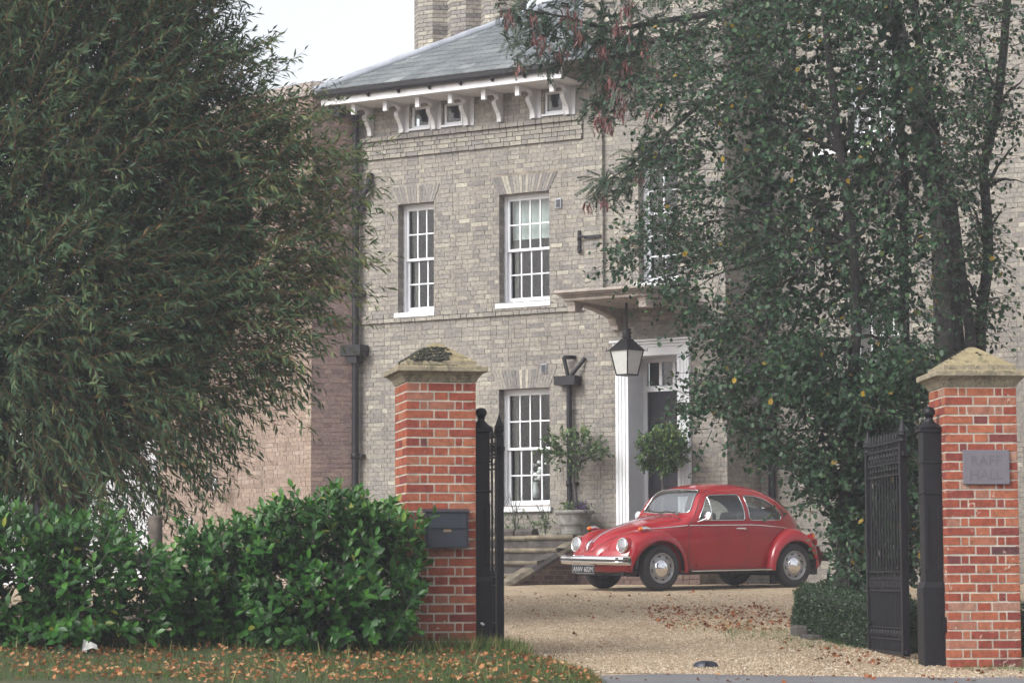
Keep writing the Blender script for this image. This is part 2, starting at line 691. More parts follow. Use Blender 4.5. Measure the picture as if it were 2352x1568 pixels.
# openings on the front: u0, u1, z0, z1
RV = .17
WIN = {'ul': (-2.622, -1.912, 5.10, 6.935), 'ur': (-.640, .308, 5.14, 6.943), 'lo': (-.655, .297, 1.84, 3.755)}
ARCH = {'ul': (-2.622, -1.912, 6.935, 7.232, -2.776, -1.79), 'ur': (-.640, .308, 6.943, 7.238, -.80, .468), 'lo': (-.655, .297, 3.755, 4.058, -.79, .43)}
DOOR = (1.79, 2.655, 1.36, 4.16)
FRZ = [(-2.36, -1.99, 8.19, 8.56), (-1.72, -1.35, 8.19, 8.56), (.22, .59, 8.19, 8.56)]
SURR = (1.585, 2.83, 1.36, 4.42)
ST = 4.93
front_groups = []
holes1 = [WIN['ul'], WIN['ur'], ARCH['ul'], ARCH['ur']]
front_groups.append((courses(-3.44, .975, ST + .15, 7.725, holes1, seed=1), 0, 11))          # upper storey
front_groups.append((courses(-3.44, .975, ST, ST + .15, seed=2), -.045, 12))                 # string course
front_groups.append((courses(-3.44, .975, .6, ST, [WIN['lo'], ARCH['lo']], seed=3), 0, 13))  # ground storey
front_groups.append((courses(-3.44, .955, 7.725, 8.025, seed=4), -.045, 14))                  # frieze bands
front_groups.append((courses(-3.44, .955, 8.025, 8.10, seed=5), -.095, 15))
front_groups.append((courses(-3.44, .955, 8.10, 8.7, FRZ, seed=6), -.001, 16))
# entrance bay: a pier, a tall recess above the canopy, plain wall beside the door
BW = (1.92, 2.62, 5.33, 7.60)
front_groups.append((courses(.975, 1.31, .6, 10.2, seed=7), -.03, 17))
front_groups.append((courses(1.31, 3.10, .6, 5.1, [SURR], seed=8), -.03, 18))
front_groups.append((courses(3.10, 3.48, .6, 10.2, seed=9), -.03, 19))
front_groups.append((courses(1.31, 3.10, 5.1, 10.2, [BW], seed=10), .045, 20))
WR = 1.15
RWIN = (5.05, 5.97, 7.16, 8.9)
RWIN2 = (5.05, 5.97, 3.2, 4.9)
front_groups.append((courses(3.48, 9.5, .6, 10.2, [RWIN, RWIN2], seed=21), WR, 21))
AB, AT = [], []
for rows, yf, sd in front_groups:
    b_, t_ = lay(rows, yf, sd)
    AB.append(b_)
    AT.append(t_)
AB = np.vstack(AB)
AT = np.concatenate(AT)
# the bricks that show largest: wall strip right of the trunks, beside the door, and the clear wall left of it
cxm = (AB[:, 0] + AB[:, 1]) / 2
czm = (AB[:, 4] + AB[:, 5]) / 2
wx = HO.x + cxm * math.cos(HA) - AB[:, 2] * math.sin(HA)
wy = HO.y + cxm * math.sin(HA) + AB[:, 2] * math.cos(HA)
full = (AB[:, 1] - AB[:, 0]) > .2
dep = wy * math.cos(PITCH) + (czm - .65) * math.sin(PITCH)
px = 1176 + 6000 * wx / dep
py = 784 - 6000 * (-wy * math.sin(PITCH) + (czm - .65) * math.cos(PITCH)) / dep
vis = (((px > 2292) & (px < 2345) & (py > 200) & (py < 830)) | ((px > 1588) & (px < 1668) & (py > 930) & (py < 1115))
       | ((px > 1335) & (px < 1420) & (py > 720) & (py < 1180)) | ((px > 1660) & (px < 1760) & (py > 950) & (py < 1115)) | ((px > 1265) & (px < 1335) & (py > 640) & (py < 830)))
order = np.where(vis & full)[0]
order = order[np.argsort(wy[order])][:300]
sel = np.zeros(len(AB), bool)
sel[order] = True
o = link('brickwork', boxes_mesh('brickwork', AB[~sel], AT[~sel]), M['gault'], house)
stuff(o)
UB = unit_box('brick')
UB.materials.append(M['gault_o'])
for i in np.where(sel)[0]:
    b_ = AB[i]
    o = bpy.data.objects.new('brick', UB)
    COL.objects.link(o)
    o.parent = house
    o.location = (b_[0], b_[2], b_[4])
    o.scale = (b_[1] - b_[0], .03, b_[5] - b_[4])
    o.color = (float(AT[i]), 0, 0, 1)

b = MB()
mj = .0055
backing(b, -3.44, .975, .4, 8.75, mj, [WIN['ul'], WIN['ur'], WIN['lo']] + FRZ)
backing(b, .975, 1.31, .4, 10.3, -.03 + mj, [])
backing(b, 1.31, 3.10, .4, 5.1, -.03 + mj, [DOOR])
backing(b, 3.10, 3.48, .4, 10.3, -.03 + mj, [])
backing(b, 1.31, 3.10, 5.1, 10.3, .045 + mj, [BW])
backing(b, 3.48, 9.6, .4, 10.3, WR + mj, [RWIN, RWIN2])
b.box(1.31, 3.10, -.02, .04, 5.08, 5.1)
b.box(3.3, 9.6, 1.9, 6, .4, 10.3)          # body of the right wing behind
b.build('wall', M['mortar'], house)


def side_wall(y0, y1, x, z0, z1, nrm, seed, name='reveal_brickwork'):
    """bricks of a face that looks along +x (nrm=1) or -x, from y0 to y1 in house depth"""
    rows = courses(y0, y1, z0, z1, seed=seed, off=.05)
    bb, tt = lay(rows, 0, seed + 70)
    Bn = len(bb)
    idx = [(0, 2, 4), (1, 2, 4), (1, 2, 5), (0, 2, 5), (0, 3, 4), (1, 3, 4), (1, 3, 5), (0, 3, 5)]
    V = np.stack([bb[:, list(i)] for i in idx], 1)
    if nrm > 0:
        V = np.stack([x - V[..., 1], V[..., 0], V[..., 2]], -1)
    else:
        V = np.stack([x + V[..., 1], V[..., 0], V[..., 2]], -1)
    F0 = np.array([(0, 1, 2, 3), (3, 2, 6, 7), (4, 5, 1, 0), (4, 0, 3, 7), (1, 5, 6, 2)])
    F = (F0[None] + (np.arange(Bn) * 8)[:, None, None]).reshape(-1, 4)
    return V.reshape(-1, 3), F, np.repeat(tt, 5)


SV, SF, ST_ = [], [], []
nb = 0
for a in [(0.0, RV + .02, WIN['ul'][0], WIN['ul'][2], WIN['ul'][3], 1, 31), (0.0, RV + .02, WIN['ur'][0], WIN['ur'][2], WIN['ur'][3], 1, 32),
          (0.0, RV + .02, WIN['lo'][0], WIN['lo'][2], WIN['lo'][3], 1, 33), (-.03, .055, 1.31, 5.1, 10.2, 1, 34), (-.03, WR + .01, 3.48, .6, 10.2, 1, 35),
          (.045, .225, BW[0], BW[2], BW[3], 1, 36), (WR, WR + .18, RWIN[0], RWIN[2], RWIN[3], 1, 37),
          (0.0, RV + .02, WIN['ul'][1], WIN['ul'][2], WIN['ul'][3], -1, 38), (0.0, RV + .02, WIN['ur'][1], WIN['ur'][2], WIN['ur'][3], -1, 39)]:
    v_, f_, t_ = side_wall(*a)
    SV.append(v_)
    SF.append(f_ + nb)
    ST_.append(t_)
    nb += len(v_)
o = link('reveal_brickwork', np_mesh('reveal_brickwork', np.vstack(SV), np.vstack(SF), np.concatenate(ST_)), M['gault'], house)
stuff(o)
b = MB()
for x, y0, y1, z0, z1 in ((WIN['ul'][0] - mj, 0, RV, *WIN['ul'][2:4]), (WIN['ur'][0] - mj, 0, RV, *WIN['ur'][2:4]), (WIN['lo'][0] - mj, 0, RV, *WIN['lo'][2:4]),
                          (1.31 - mj, -.03, .065, 5.1, 10.3), (3.48 - mj, -.03, WR + .03, .4, 10.3), (BW[0] - mj, .045, .245, BW[2], BW[3])):
    b.add([(x, y0, z0), (x, y1, z0), (x, y1, z1), (x, y0, z1)], [(0, 1, 2, 3)])
b.build('reveal_wall', M['mortar'], house)

# flat arches of rubbed bricks over the three windows
for key in ('ul', 'ur', 'lo'):
    a = ARCH[key]
    n = 19 if key != 'ul' else 15
    for k in range(n):
        f0, f1 = (k + .04) / n, (k + .96) / n
        p0, p1 = a[0] + (a[1] - a[0]) * f0, a[0] + (a[1] - a[0]) * f1
        q0, q1 = a[4] + (a[5] - a[4]) * f0, a[4] + (a[5] - a[4]) * f1
        pr = R.uniform(0, .003)
        mbb = MB()
        mbb.add([(p0, -.004 - pr, a[2]), (p1, -.004 - pr, a[2]), (q1, -.004 - pr, a[3]), (q0, -.004 - pr, a[3]),
                 (p0, .16, a[2]), (p1, .16, a[2]), (q1, .03, a[3]), (q0, .03, a[3])],
                [(0, 1, 2, 3), (4, 5, 1, 0), (3, 2, 6, 7), (0, 3, 7, 4), (1, 5, 6, 2)])
        o = mbb.build('arch_brick', M['gault_o'], house)
        o.color = (min(1, max(0, R.choice((.12, .2, .2, .28, .35, .5, .58, .85)) + R.uniform(-.08, .08))), 0, 0, 1)

# sash windows
UP = bpy.data.meshes.new('pane')
UP.from_pydata([(0, 0, 0), (1, 0, 0), (1, 0, 1), (0, 0, 1)], [], [(0, 1, 2, 3)])
UP.materials.append(M['pane'])


def sash_window(op, cols, rows, depth, sill=True, blind=0, curtain=True, meet=.5, sill_drop=.075):
    u0, u1, z0, z1 = op
    y = depth
    f = MB()
    fw = .045
    f.box(u0 - .02, u0 + fw, y, y + .10, z0, z1)
    f.box(u1 - fw, u1 + .02, y, y + .10, z0, z1)
    f.box(u0 + fw, u1 - fw, y, y + .10, z1 - .055, z1 + .01)
    f.box(u0 + fw, u1 - fw, y + .005, y + .10, z0, z0 + .04)
    w = f.build('window', M['white'], house)
    zi0, zi1 = z0 + .04, z1 - .055
    zm = zi0 + (zi1 - zi0) * meet
    a0, a1 = u0 + fw, u1 - fw
    for part, (s0, s1, yy) in (('upper', (zm - .02, zi1, y + .018)), ('lower', (zi0, zm + .02, y + .058))):
        s = MB()
        st = .045
        rb = .075 if part == 'lower' else .042
        rt = .042
        s.box(a0, a0 + st, yy, yy + .038, s0, s1)
        s.box(a1 - st, a1, yy, yy + .038, s0, s1)
        s.box(a0 + st, a1 - st, yy, yy + .038, s0, s0 + rb)
        s.box(a0 + st, a1 - st, yy, yy + .038, s1 - rt, s1)
        s.build('sash', M['white'], w)
        g = MB()
        gb = .011
        nr_ = rows // 2
        X = [a0 + st + (a1 - a0 - 2 * st) * k / cols for k in range(cols + 1)]
        Z = [s0 + rb + (s1 - rt - s0 - rb) * k / nr_ for k in range(nr_ + 1)]
        for x in X[1:-1]:
            g.box(x - gb, x + gb, yy + .006, yy + .034, Z[0], Z[-1])
        for z in Z[1:-1]:
            g.box(X[0], X[-1], yy + .003, yy + .031, z - gb, z + gb)
        g.build('glazing_bar', M['white'], w)
        for i in range(cols):
            for j in range(nr_):
                o = bpy.data.objects.new('pane', UP)
                COL.objects.link(o)
                o.parent = w
                o.location = (X[i], yy + .022 + R.uniform(-.001, .001), Z[j])
                o.scale = (X[i + 1] - X[i], 1, Z[j + 1] - Z[j])
                o.rotation_euler = (R.uniform(-.006, .006), 0, R.uniform(-.006, .006))
    if sill:
        s = MB()
        s.box(u0 - .045, u1 + .045, -.062, y + .03, z0 - sill_drop, z0 + .006)
        s.box(u0, u1, y - .03, y + .02, z0 + .006, z0 + .03)
        s.build('sill', M['white'], w, .006)
    if blind:
        MB().box(a0 + .02, a1 - .02, y + .16, y + .165, z1 - blind, z1 - .06).build('blind', M['blind'], w)
    if curtain:
        c = MB()
        n = 8
        for side in (0, 1):
            xa = a0 + .02 if side == 0 else a1 - .11
            pts = [(xa + .10 * k / n, y + .2 + .025 * math.sin(k * 2.2)) for k in range(n + 1)]
            c.add([(p_, q_, z0 + .05) for p_, q_ in pts] + [(p_, q_, z1 - .06) for p_, q_ in pts],
                  [(k, k + 1, n + 2 + k, n + 1 + k) for k in range(n)], True)
        c.build('curtain', M['curtain'], w)
    # the room behind
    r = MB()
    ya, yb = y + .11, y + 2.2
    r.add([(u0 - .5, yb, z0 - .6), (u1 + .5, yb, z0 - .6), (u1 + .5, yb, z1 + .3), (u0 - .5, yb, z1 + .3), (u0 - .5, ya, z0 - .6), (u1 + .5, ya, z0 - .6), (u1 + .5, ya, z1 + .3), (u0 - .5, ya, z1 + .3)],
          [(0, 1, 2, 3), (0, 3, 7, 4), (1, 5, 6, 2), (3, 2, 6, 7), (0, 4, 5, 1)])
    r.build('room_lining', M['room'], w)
    return w


sash_window(WIN['ul'], 3, 4, RV)
sash_window(WIN['ur'], 4, 4, RV, blind=.72)
wlo = sash_window(WIN['lo'], 4, 4, RV)
sash_window(BW, 2, 6, .225, sill=True)
sash_window(RWIN, 4, 4, WR + .16, curtain=False)
sash_window(RWIN2, 4, 4, WR + .16, curtain=False)
# light pull and a vase of white flowers inside the lower window
for h in FRZ:
    f = MB()
    u0, u1, z0, z1 = h
    f.box(u0, u0 + .045, .03, .10, z0, z1).box(u1 - .045, u1, .03, .10, z0, z1).box(u0 + .045, u1 - .045, .03, .10, z1 - .04, z1).box(u0 + .045, u1 - .045, .03, .10, z0, z0 + .05)
    f.box(u0 - .03, u1 + .03, -.04, .03, z0 - .035, z0)
    w = f.build('window', M['white'], house)
    MB().add([(u0, .06, z0), (u1, .06, z0), (u1, .06, z1), (u0, .06, z1)], [(0, 1, 2, 3)]).build('pane', M['pane'], w)
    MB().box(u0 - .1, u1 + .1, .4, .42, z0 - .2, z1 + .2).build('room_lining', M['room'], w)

# corbels, soffit, fascia, gutter
prof = [(0, 8.135), (.078, 8.135), (.085, 8.20), (.115, 8.27), (.185, 8.345), (.232, 8.40), (.24, 8.44), (.215, 8.475), (.165, 8.487), (.15, 8.51), (.165, 8.54), (.21, 8.56), (.28, 8.565), (.36, 8.55), (.42, 8.52), (.475, 8.515), (.50, 8.50), (.502, 8.43), (.565, 8.43), (.565, 8.602), (0, 8.602)]
for k in range(7):
    u = -3.195 + .641 * k
    MB().prism(prof, u, u + .078, lambda w, z, a: (a, -w, z)).build('corbel', M['white2'], house)
    MB().box(u - .05, u + .16, -.02, .02, 8.137, 8.6).build('corbel_back', M['white2'], house) if k in (1, 2, 3, 5, 6) else None
UE0, UE1 = -3.70, .96
MB().box(UE0, UE1, -.68, .02, 8.605, 8.64).build('soffit', M['white2'], house)
MB().box(UE0, UE1, -.72, -.683, 8.60, 8.785).build('fascia', M['white2'], house)
g = MB()
gp = [(.72, 8.80), (.725, 8.76), (.745, 8.72), (.775, 8.71), (.81, 8.72), (.83, 8.76), (.835, 8.82), (.82, 8.82), (.72, 8.815)]
g.prism(gp, UE0 - .05, UE1, lambda w, z, a: (a, -w, z))
gut = g.build('gutter', M['iron'], house)
for k in range(8):
    u = -3.35 + .605 * k
    MB().prism([(.722, 8.765), (.722, 8.665), (.74, 8.665), (.80, 8.70), (.80, 8.765)], u, u + .035, lambda w, z, a: (a, -w, z)).build('gutter_bracket', M['iron'], gut)

# hipped slate roof: one slope faces the drive, its left edge is a hip
RP = math.tan(math.radians(30))
rb0 = MB()
E0 = Vector((UE0, -.80, 8.83))
E1 = Vector((UE1 + 1.2, -.80, 8.83))
Hd = 3.9                                        # depth of the slope in plan
rb0.add([E0, E1, (UE1 + 1.2, -.8 + Hd, 8.83 + Hd * RP), (UE0 + Hd * .98, -.8 + Hd, 8.83 + Hd * RP), (UE0, -.8 + 7.8, 8.83)],
        [(0, 1, 2, 3), (0, 3, 4)])
roof = rb0.build('roof', M['mortar_dark'], house)
rr = random.Random(3)
slates = []
row = 0
d = 0.0
ex = .205
while d < Hd - .1:
    x = UE0 + d * .98 + (0 if row % 2 else -.15)
    while x < UE1 + 1.15:
        xa = max(x + .003, UE0 + d * .98 + .04)
        xb = min(x + .297, UE1 + 1.19)
        if xb - xa > .06:
            slates.append((xa, xb, d, min(d + ex + .05, Hd), rr.uniform(0, .004), min(1, max(0, rr.gauss(.5, .2)))))
        x += .30
    d += ex
    row += 1
SVt = []
SFt = []
tin = []
SEP = []
for i, (xa, xb, d0, d1, h, tt) in enumerate(slates):
    y0, y1 = -.80 + d0 - .012, -.80 + d1
    zz0, zz1 = 8.83 + d0 * RP + .024 + h, 8.83 + d1 * RP + .010
    q = [(xa, y0, zz0), (xb, y0, zz0), (xb, y1, zz1), (xa, y1, zz1), (xa, y0, zz0 - .014), (xb, y0, zz0 - .014)]
    if len(SEP) < 260 and xa < .4:
        SEP.append((q, tt))
        continue
    n0 = len(SVt)
    SVt += q
    SFt += [(n0, n0 + 1, n0 + 2, n0 + 3), (n0 + 4, n0 + 5, n0 + 1, n0)]
    tin += [tt, tt]
M['slate_o'] = brick_mat('roof_slate_single', [(0, (.10, .115, .125)), (.5, (.135, .15, .16)), (.85, (.165, .18, .185)), (1, (.22, .235, .24))], True, stain=.2)
for q, tt in SEP:
    o = MB().add(q, [(0, 1, 2, 3), (4, 5, 1, 0), (0, 3, 4), (1, 5, 2)]).build('slate', M['slate_o'], roof)
    o.color = (tt, 0, 0, 1)
stuff(link('slate_courses', np_mesh('slate_courses', SVt, SFt, tin), M['slate'], roof))
hip = [(UE0 + Hd * .98 * f, -.8 + Hd * f, 8.83 + Hd * RP * f + .03) for f in np.linspace(-.012, 1, 24)]
MB().tube(hip, [.075 + .006 * math.sin(k * 2.4) for k in range(24)], 8).build('hip_lead', M['lead'], roof)

# chimney: a bank of octagonal flues behind the hip
ch = MB()
for k in range(3):
    cx, cy = -3.62 + .70 * k, 2.75
    ch.lathe([(.405, 9.2), (.405, 12.6)], 8, (cx, cy, 0), smooth=False, rot=math.pi / 8)
ch.box(-3.9, -1.9, 2.5, 3.1, 9.0, 10.3)
chim = ch.build('chimney', M['mortar'], house)
V, F, tn = [], [], []
nb = 0
for k in range(3):
    cx, cy = -3.62 + .70 * k, 2.75
    for s in range(8):
        an = math.pi / 8 + s * math.pi / 4
        p0 = np.array([math.cos(an), math.sin(an)]) * .405
        p1 = np.array([math.cos(an + math.pi / 4), math.sin(an + math.pi / 4)]) * .405
        L = np.linalg.norm(p1 - p0)
        dr = (p1 - p0) / L
        nn = np.array([dr[1], -dr[0]])
        if nn[1] > .75:
            continue
        for kz in range(126, 168):
            cuts = [(0, .6 * L), (.6 * L + .01, L)] if (kz + s) % 2 else [(0, .38 * L), (.38 * L + .01, L)]
            tt = float(rng.beta(1.8, 1.8))
            for a_, c_ in cuts:
                pr = .010 + rng.uniform(0, .003)
                q = []
                for e in (0, pr):
                    for s_ in (a_, c_):
                        for z in (kz * .075 + .005, kz * .075 + .07):
                            xy = p0 + dr * s_ + nn * e
                            q.append((cx + xy[0], cy + xy[1], z))
                V += q
                F += [(nb + 4, nb + 6, nb + 7, nb + 5), (nb + 5, nb + 7, nb + 3, nb + 1), (nb, nb + 2, nb + 6, nb + 4), (nb, nb + 4, nb + 5, nb + 1), (nb + 2, nb + 3, nb + 7, nb + 6)]
                tn += [min(1, max(0, tt + rng.uniform(-.2, .2)))] * 5
                nb += 8
stuff(link('chimney_brickwork', np_mesh('chimney_brickwork', V, F, tn), M['gault'], chim))

# air bricks, iron bracket, downpipes
for (u, z) in ((.44, 6.64), (.155, 3.985)):
    v_ = MB().box(u, u + .105, -.03, .01, z, z + .15)
    o = v_.build('air_brick', M['lead'], house)
    s = MB()
    for k in range(7):
        s.box(u + .012, u + .093, -.04, -.0305, z + .014 + k * .018, z + .022 + k * .018)
    s.build('louvre', M['iron'], o)
ib = MB()
ib.box(.86, .90, -.05, -.001, 5.88, 6.24).tube([(.88, -.06, 6.10), (.95, -.1, 6.14), (1.03, -.08, 6.12)], .022, 6).box(1.0, 1.29, -.075, -.045, 6.10, 6.145)
ib.tube([(.88, -.06, 5.97), (.93, -.09, 5.93), (.90, -.08, 5.87)], .02, 6)
ib.build('iron_bracket', M['iron'], house)


def pipe(u, w, z0, z1, r=.055, brackets=(), name='downpipe'):
    q = MB().tube([(u, -w, z0), (u, -w, z1)], r, 10)
    for z in brackets:
        q.lathe([(r + .001, z - .05), (r + .014, z - .045), (r + .014, z + .045), (r + .001, z + .05)], 10, (u, -w, 0))
        q.box(u + r, u + r + .07, -w, -.001, z - .02, z + .02)
    return q.build(name, M['iron'], house)


pl = pipe(-3.40, .12, .6, 8.5, .06, (6.9, 5.45, 2.75))
MB().box(-3.60, -3.20, -.28, -.02, 4.42, 4.60).box(-3.50, -3.30, -.24, -.04, 4.30, 4.42).build('hopper_head', M['iron'], pl)
MB().tube([(-3.40, -.12, 6.9), (-3.3, -.12, 7.1), (-3.16, -.1, 7.25), (-3.15, -.05, 7.5)], .05, 8).build('branch_pipe', M['iron'], pl)
MB().box(-3.62, -3.40, -.62, -.42, 8.42, 8.60).build('outlet_box', M['iron'], pl)
pr_ = pipe(.715, .09, 1.0, 3.76, .045, (3.0, 2.2))
MB().box(.52, .90, -.24, -.02, 3.76, 3.905).build('hopper_head', M['iron'], pr_)
MB().tube([(.72, -.13, 3.9), (.66, -.13, 4.15), (.64, -.13, 4.21)], .032, 8).tube([(.64, -.13, 4.21), (.76, -.1, 4.21), (.78, .02, 4.21)], .032, 8).tube([(.76, -.13, 3.9), (.92, -.10, 4.08), (.985, -.05, 4.19)], .032, 8).build('branch_pipe', M['iron'], pr_)
pipe(3.72, -WR + .1, .6, 9.2, .06, (3.0, 4.9))

# door case
f = MB()
f.box(1.56, 1.79, -.10, .0, 1.36, 4.16).box(2.655, 2.865, -.10, .0, 1.36, 4.16)
f.box(1.56, 2.865, -.10, .0, 4.165, 4.30).box(1.55, 2.875, -.12, .0, 4.30, 4.34).box(1.53, 2.895, -.15, .0, 4.345, 4.385).box(1.50, 2.925, -.19, .0, 4.388, 4.42)
for x in (1.60, 1.66, 1.72, 2.70, 2.76, 2.81):
    f.box(x, x + .018, -.112, -.102, 1.40, 4.16)
ds = f.build('door_surround', M['white'], house, .004)
MB().box(1.77, 1.789, -.028, .47, 1.36, 4.16).box(2.657, 2.675, -.028, .47, 1.36, 4.16).box(1.789, 2.657, -.028, .47, 4.162, 4.18).build('door_lining', M['white'], ds)
f = MB()
f.box(1.79, 1.86, .40, .47, 1.36, 4.16).box(2.585, 2.655, .40, .47, 1.36, 4.16).box(1.86, 2.585, .40, .47, 4.10, 4.16).box(1.86, 2.585, .40, .47, 3.64, 3.73)
for k in (1, 2):
    x = 1.86 + .725 * k / 3
    f.box(x - .025, x + .025, .405, .465, 3.73, 4.10)
f.build('fanlight_frame', M['white'], ds)
for k in range(3):
    o = bpy.data.objects.new('pane', UP)
    COL.objects.link(o)
    o.parent = ds
    o.location = (1.86 + .725 * k / 3, .44, 3.73)
    o.scale = (.725 / 3, 1, .37)
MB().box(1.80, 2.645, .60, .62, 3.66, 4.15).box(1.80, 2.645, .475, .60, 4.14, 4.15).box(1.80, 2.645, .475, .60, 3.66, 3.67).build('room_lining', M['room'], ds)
dr = MB().box(1.86, 2.585, .43, .47, 1.36, 3.64).build('door', M['door'], house)
q = MB()
for x0, x1 in ((1.93, 2.19), (2.255, 2.515)):
    for z0, z1 in ((1.5, 2.0), (2.1, 2.75), (2.85, 3.52)):
        q.box(x0, x1, .418, .429, z0, z1)
q.build('door_panel', M['door'], dr, .006)

# stone canopy on two brackets
cn = MB()
pf = [(0, 4.93), (1.56, 4.93), (1.58, 4.96), (1.62, 4.985), (1.66, 5.02), (1.70, 5.03), (1.70, 5.065), (0, 5.10)]
cn.box(1.46, 2.92, -1.56, -.032, 4.93, 4.985).box(1.44, 2.94, -1.60, -.032, 4.986, 5.015).box(1.40, 2.98, -1.66, -.032, 5.016, 5.04).box(1.37, 3.01, -1.70, -.032, 5.041, 5.085)
can = cn.build('canopy', M['stone'], house, .012)
bp = [(0, 4.60), (.10, 4.60), (.11, 4.66), (.16, 4.72), (.20, 4.78), (.30, 4.79), (.31, 4.81), (.42, 4.82), (.75, 4.86), (1.10, 4.895), (1.19, 4.875), (1.24, 4.83), (1.25, 4.775), (1.46, 4.775), (1.46, 4.86), (1.50, 4.925), (0, 4.925)]
for u in (1.50, 2.745):
    MB().prism(bp, u, u + .135, lambda w, z, a: (a, -w - .032, z)).build('canopy_bracket', M['stone'], can)

# white cornice of the entrance bay and the roof band above the right wing
MB().box(.955, 3.50, -.08, -.031, 9.22, 9.36).build('cornice', M['stone'], house)
# left wing: a faceted bay of warmer brick
HM = Matrix.Translation(HO) @ Matrix.Rotation(HA, 4, 'Z')
HI = HM.inverted()


def facet(p0, p1, z0, z1, mat, seed, name, ch=.075):
    """wall facet between two world points, p0 left and p1 right as seen"""
    p0, p1 = Vector(p0), Vector(p1)
    L = (p1 - p0).length
    a = math.atan2(p1.y - p0.y, p1.x - p0.x)
    T = HI @ (Matrix.Translation((p0.x, p0.y, 0)) @ Matrix.Rotation(a, 4, 'Z'))
    rows = courses(0, L, z0, z1, seed=seed)
    bb, tt = lay(rows, 0, seed)
    me = boxes_mesh(name, bb, tt)
    o = link(name, me, mat, house)
    o.matrix_basis = T
    stuff(o)
    q = MB(T)
    q.add([(0, mj, z0 - .2), (L, mj, z0 - .2), (L, mj, z1), (0, mj, z1)], [(0, 1, 2, 3)])
    return q, T, L


pc = (-3.36, 43.6)
pf_ = hp(-3.44, 0, 0)
q1, TB, LB = facet((*pc, 0), (pf_.x, pf_.y, 0), .6, 8.85, M['plum'], 51, 'wing_side_brickwork')
q1.build('wing_side_wall', M['mortar'], house)
pa = (-6.32, 46.56)
q2, TA, LA = facet((*pa, 0), (*pc, 0), .6, 8.85, M['rose'], 52, 'wing_front_brickwork')
q2.build('wing_front_wall', M['mortar'], house)
for T, L in ((TB, LB), (TA, LA)):
    MB(T).box(-.03, L + .03, -.07, .4, 8.84, 9.06).build('parapet_coping', M['stone'], house)
for T, L, z in ((TB, LB, 7.77), (TB, LB, 4.93)):
    MB(T).box(0, L, -.03, .02, z, z + .07).build('string_band', M['plum'], house)

# ------------------------------------------------------------------ entrance steps (world matrix HM, house axes)
def hthing(name, label, cat, u, w, z, group=None):
    o = thing(name, label, cat, hp(u, w, z), HA, group)
    return o


steps = hthing('entrance_steps', 'mossy stone steps with sloping coped side wall leading up to the front door', 'steps', 0, 0, 0)
tops = [(.94, 1.365), (1.46, 1.165), (2.03, .97), (2.54, .775)]
for i, (w, z) in enumerate(tops):
    wb = 0 if i == 0 else tops[i - 1][0] - .05
    nx = 5
    for k in range(nx):
        u0 = -3.0 + 4.26 * k / nx
        u1 = -3.0 + 4.26 * (k + 1) / nx - .006
        b = MB()
        pf2 = [(wb, z - .19), (w - .05, z - .19), (w - .05, z - .075), (w - .02, z - .07), (w, z - .045), (w, z - .02), (w - .02, z), (wb, z)]
        dz = R.uniform(-.006, .004)
        b.prism(pf2, u0, u1, lambda p_, q_, a: (a, -p_, q_ + dz))
        sp_ = b.build('step', M['step_stone'], steps)
        MB().box(u0 + .002, u1 - .002, -(w - .046), -(w - .12), z - .188, z - .078).build('riser', M['dark_stone'], sp_)  # dark riser face: shade under the nosing put into the colour, with soot
MB().box(-3.0, 1.26, -2.45, -.05, .4, .78).box(-3.0, 1.26, -1.9, -.05, .78, .98).box(-3., 1.26, -1.4, -.05, .98, 1.16).build('step_core', M['dark_stone'], steps)
# flank wall: brick face toward +u, sloping coping stones
fl = MB()
fl.add([(1.27, -2.83, .3), (1.27, 0, .3), (1.27, 0, 1.43), (1.27, -2.83, .56), (1.06, -2.83, .3), (1.06, -2.83, .56), (1.06, 0, 1.43)],
       [(0, 1, 2, 3), (4, 0, 3, 5), (3, 2, 6, 5)])
fl.build('flank_wall', M['mortar_dark'], steps)
rows = [r for r in courses(-2.83, 0, .525, 1.43, seed=61)]
FLK = [(0, (.075, .055, .052)), (.4, (.12, .082, .07)), (.7, (.155, .105, .085)), (1, (.2, .16, .13))]
M['flank_o'] = brick_mat('flank_brick', FLK, True)
UF = unit_box('brick')
UF.materials.append(M['flank_o'])
for r in rows:
    top_at = .56 + (1.43 - .56) * (r[0] + 2.83) / 2.83
    if r[3] > top_at + .03:
        continue
    o = bpy.data.objects.new('brick', UF)
    COL.objects.link(o)
    o.parent = steps
    o.rotation_euler = (0, 0, math.pi / 2)
    o.location = (1.278 + R.uniform(-.002, .002), r[0], r[2])
    o.scale = (r[1] - r[0], .03, r[3] - r[2])
    o.color = (R.betavariate(2, 2), 0, 0, 1)
L = 3
for k in range(4):
    f0, f1 = k / 4, (k + 1) / 4 - .006
    b = MB()
    pfc = [(1.03, 0), (1.31, 0), (1.31, .05), (1.25, .10), (1.09, .10), (1.03, .05)]
    A = Vector((0, -2.90, .535))
    D = Vector((0, 2.95, .915))
    n = len(pfc)
    V = [(p_, (A + D * f).y, (A + D * f).z + q_) for f in (f0, f1) for p_, q_ in pfc]
    b.add(V, [tuple(range(n))[::-1], tuple(range(n, 2 * n))] + [(i, (i + 1) % n, n + (i + 1) % n, n + i) for i in range(n)])
    b.build('coping_stone', M['dark_stone'] if k in (1,) else M['step_stone'], steps)
pf_b = MB().box(1.31, 3.45, -.9, -.04, .3, 1.36)
plat = pf_b.build('landing', M['step_stone'], steps)
rows = courses(1.31, 3.45, .525, 1.28, seed=62)
bb, tt = lay(rows, -.92, 63)
stuff(link('landing_brickwork', boxes_mesh('landing_brickwork', bb, tt * .8), brick_mat('landing_brick', FLK), steps))

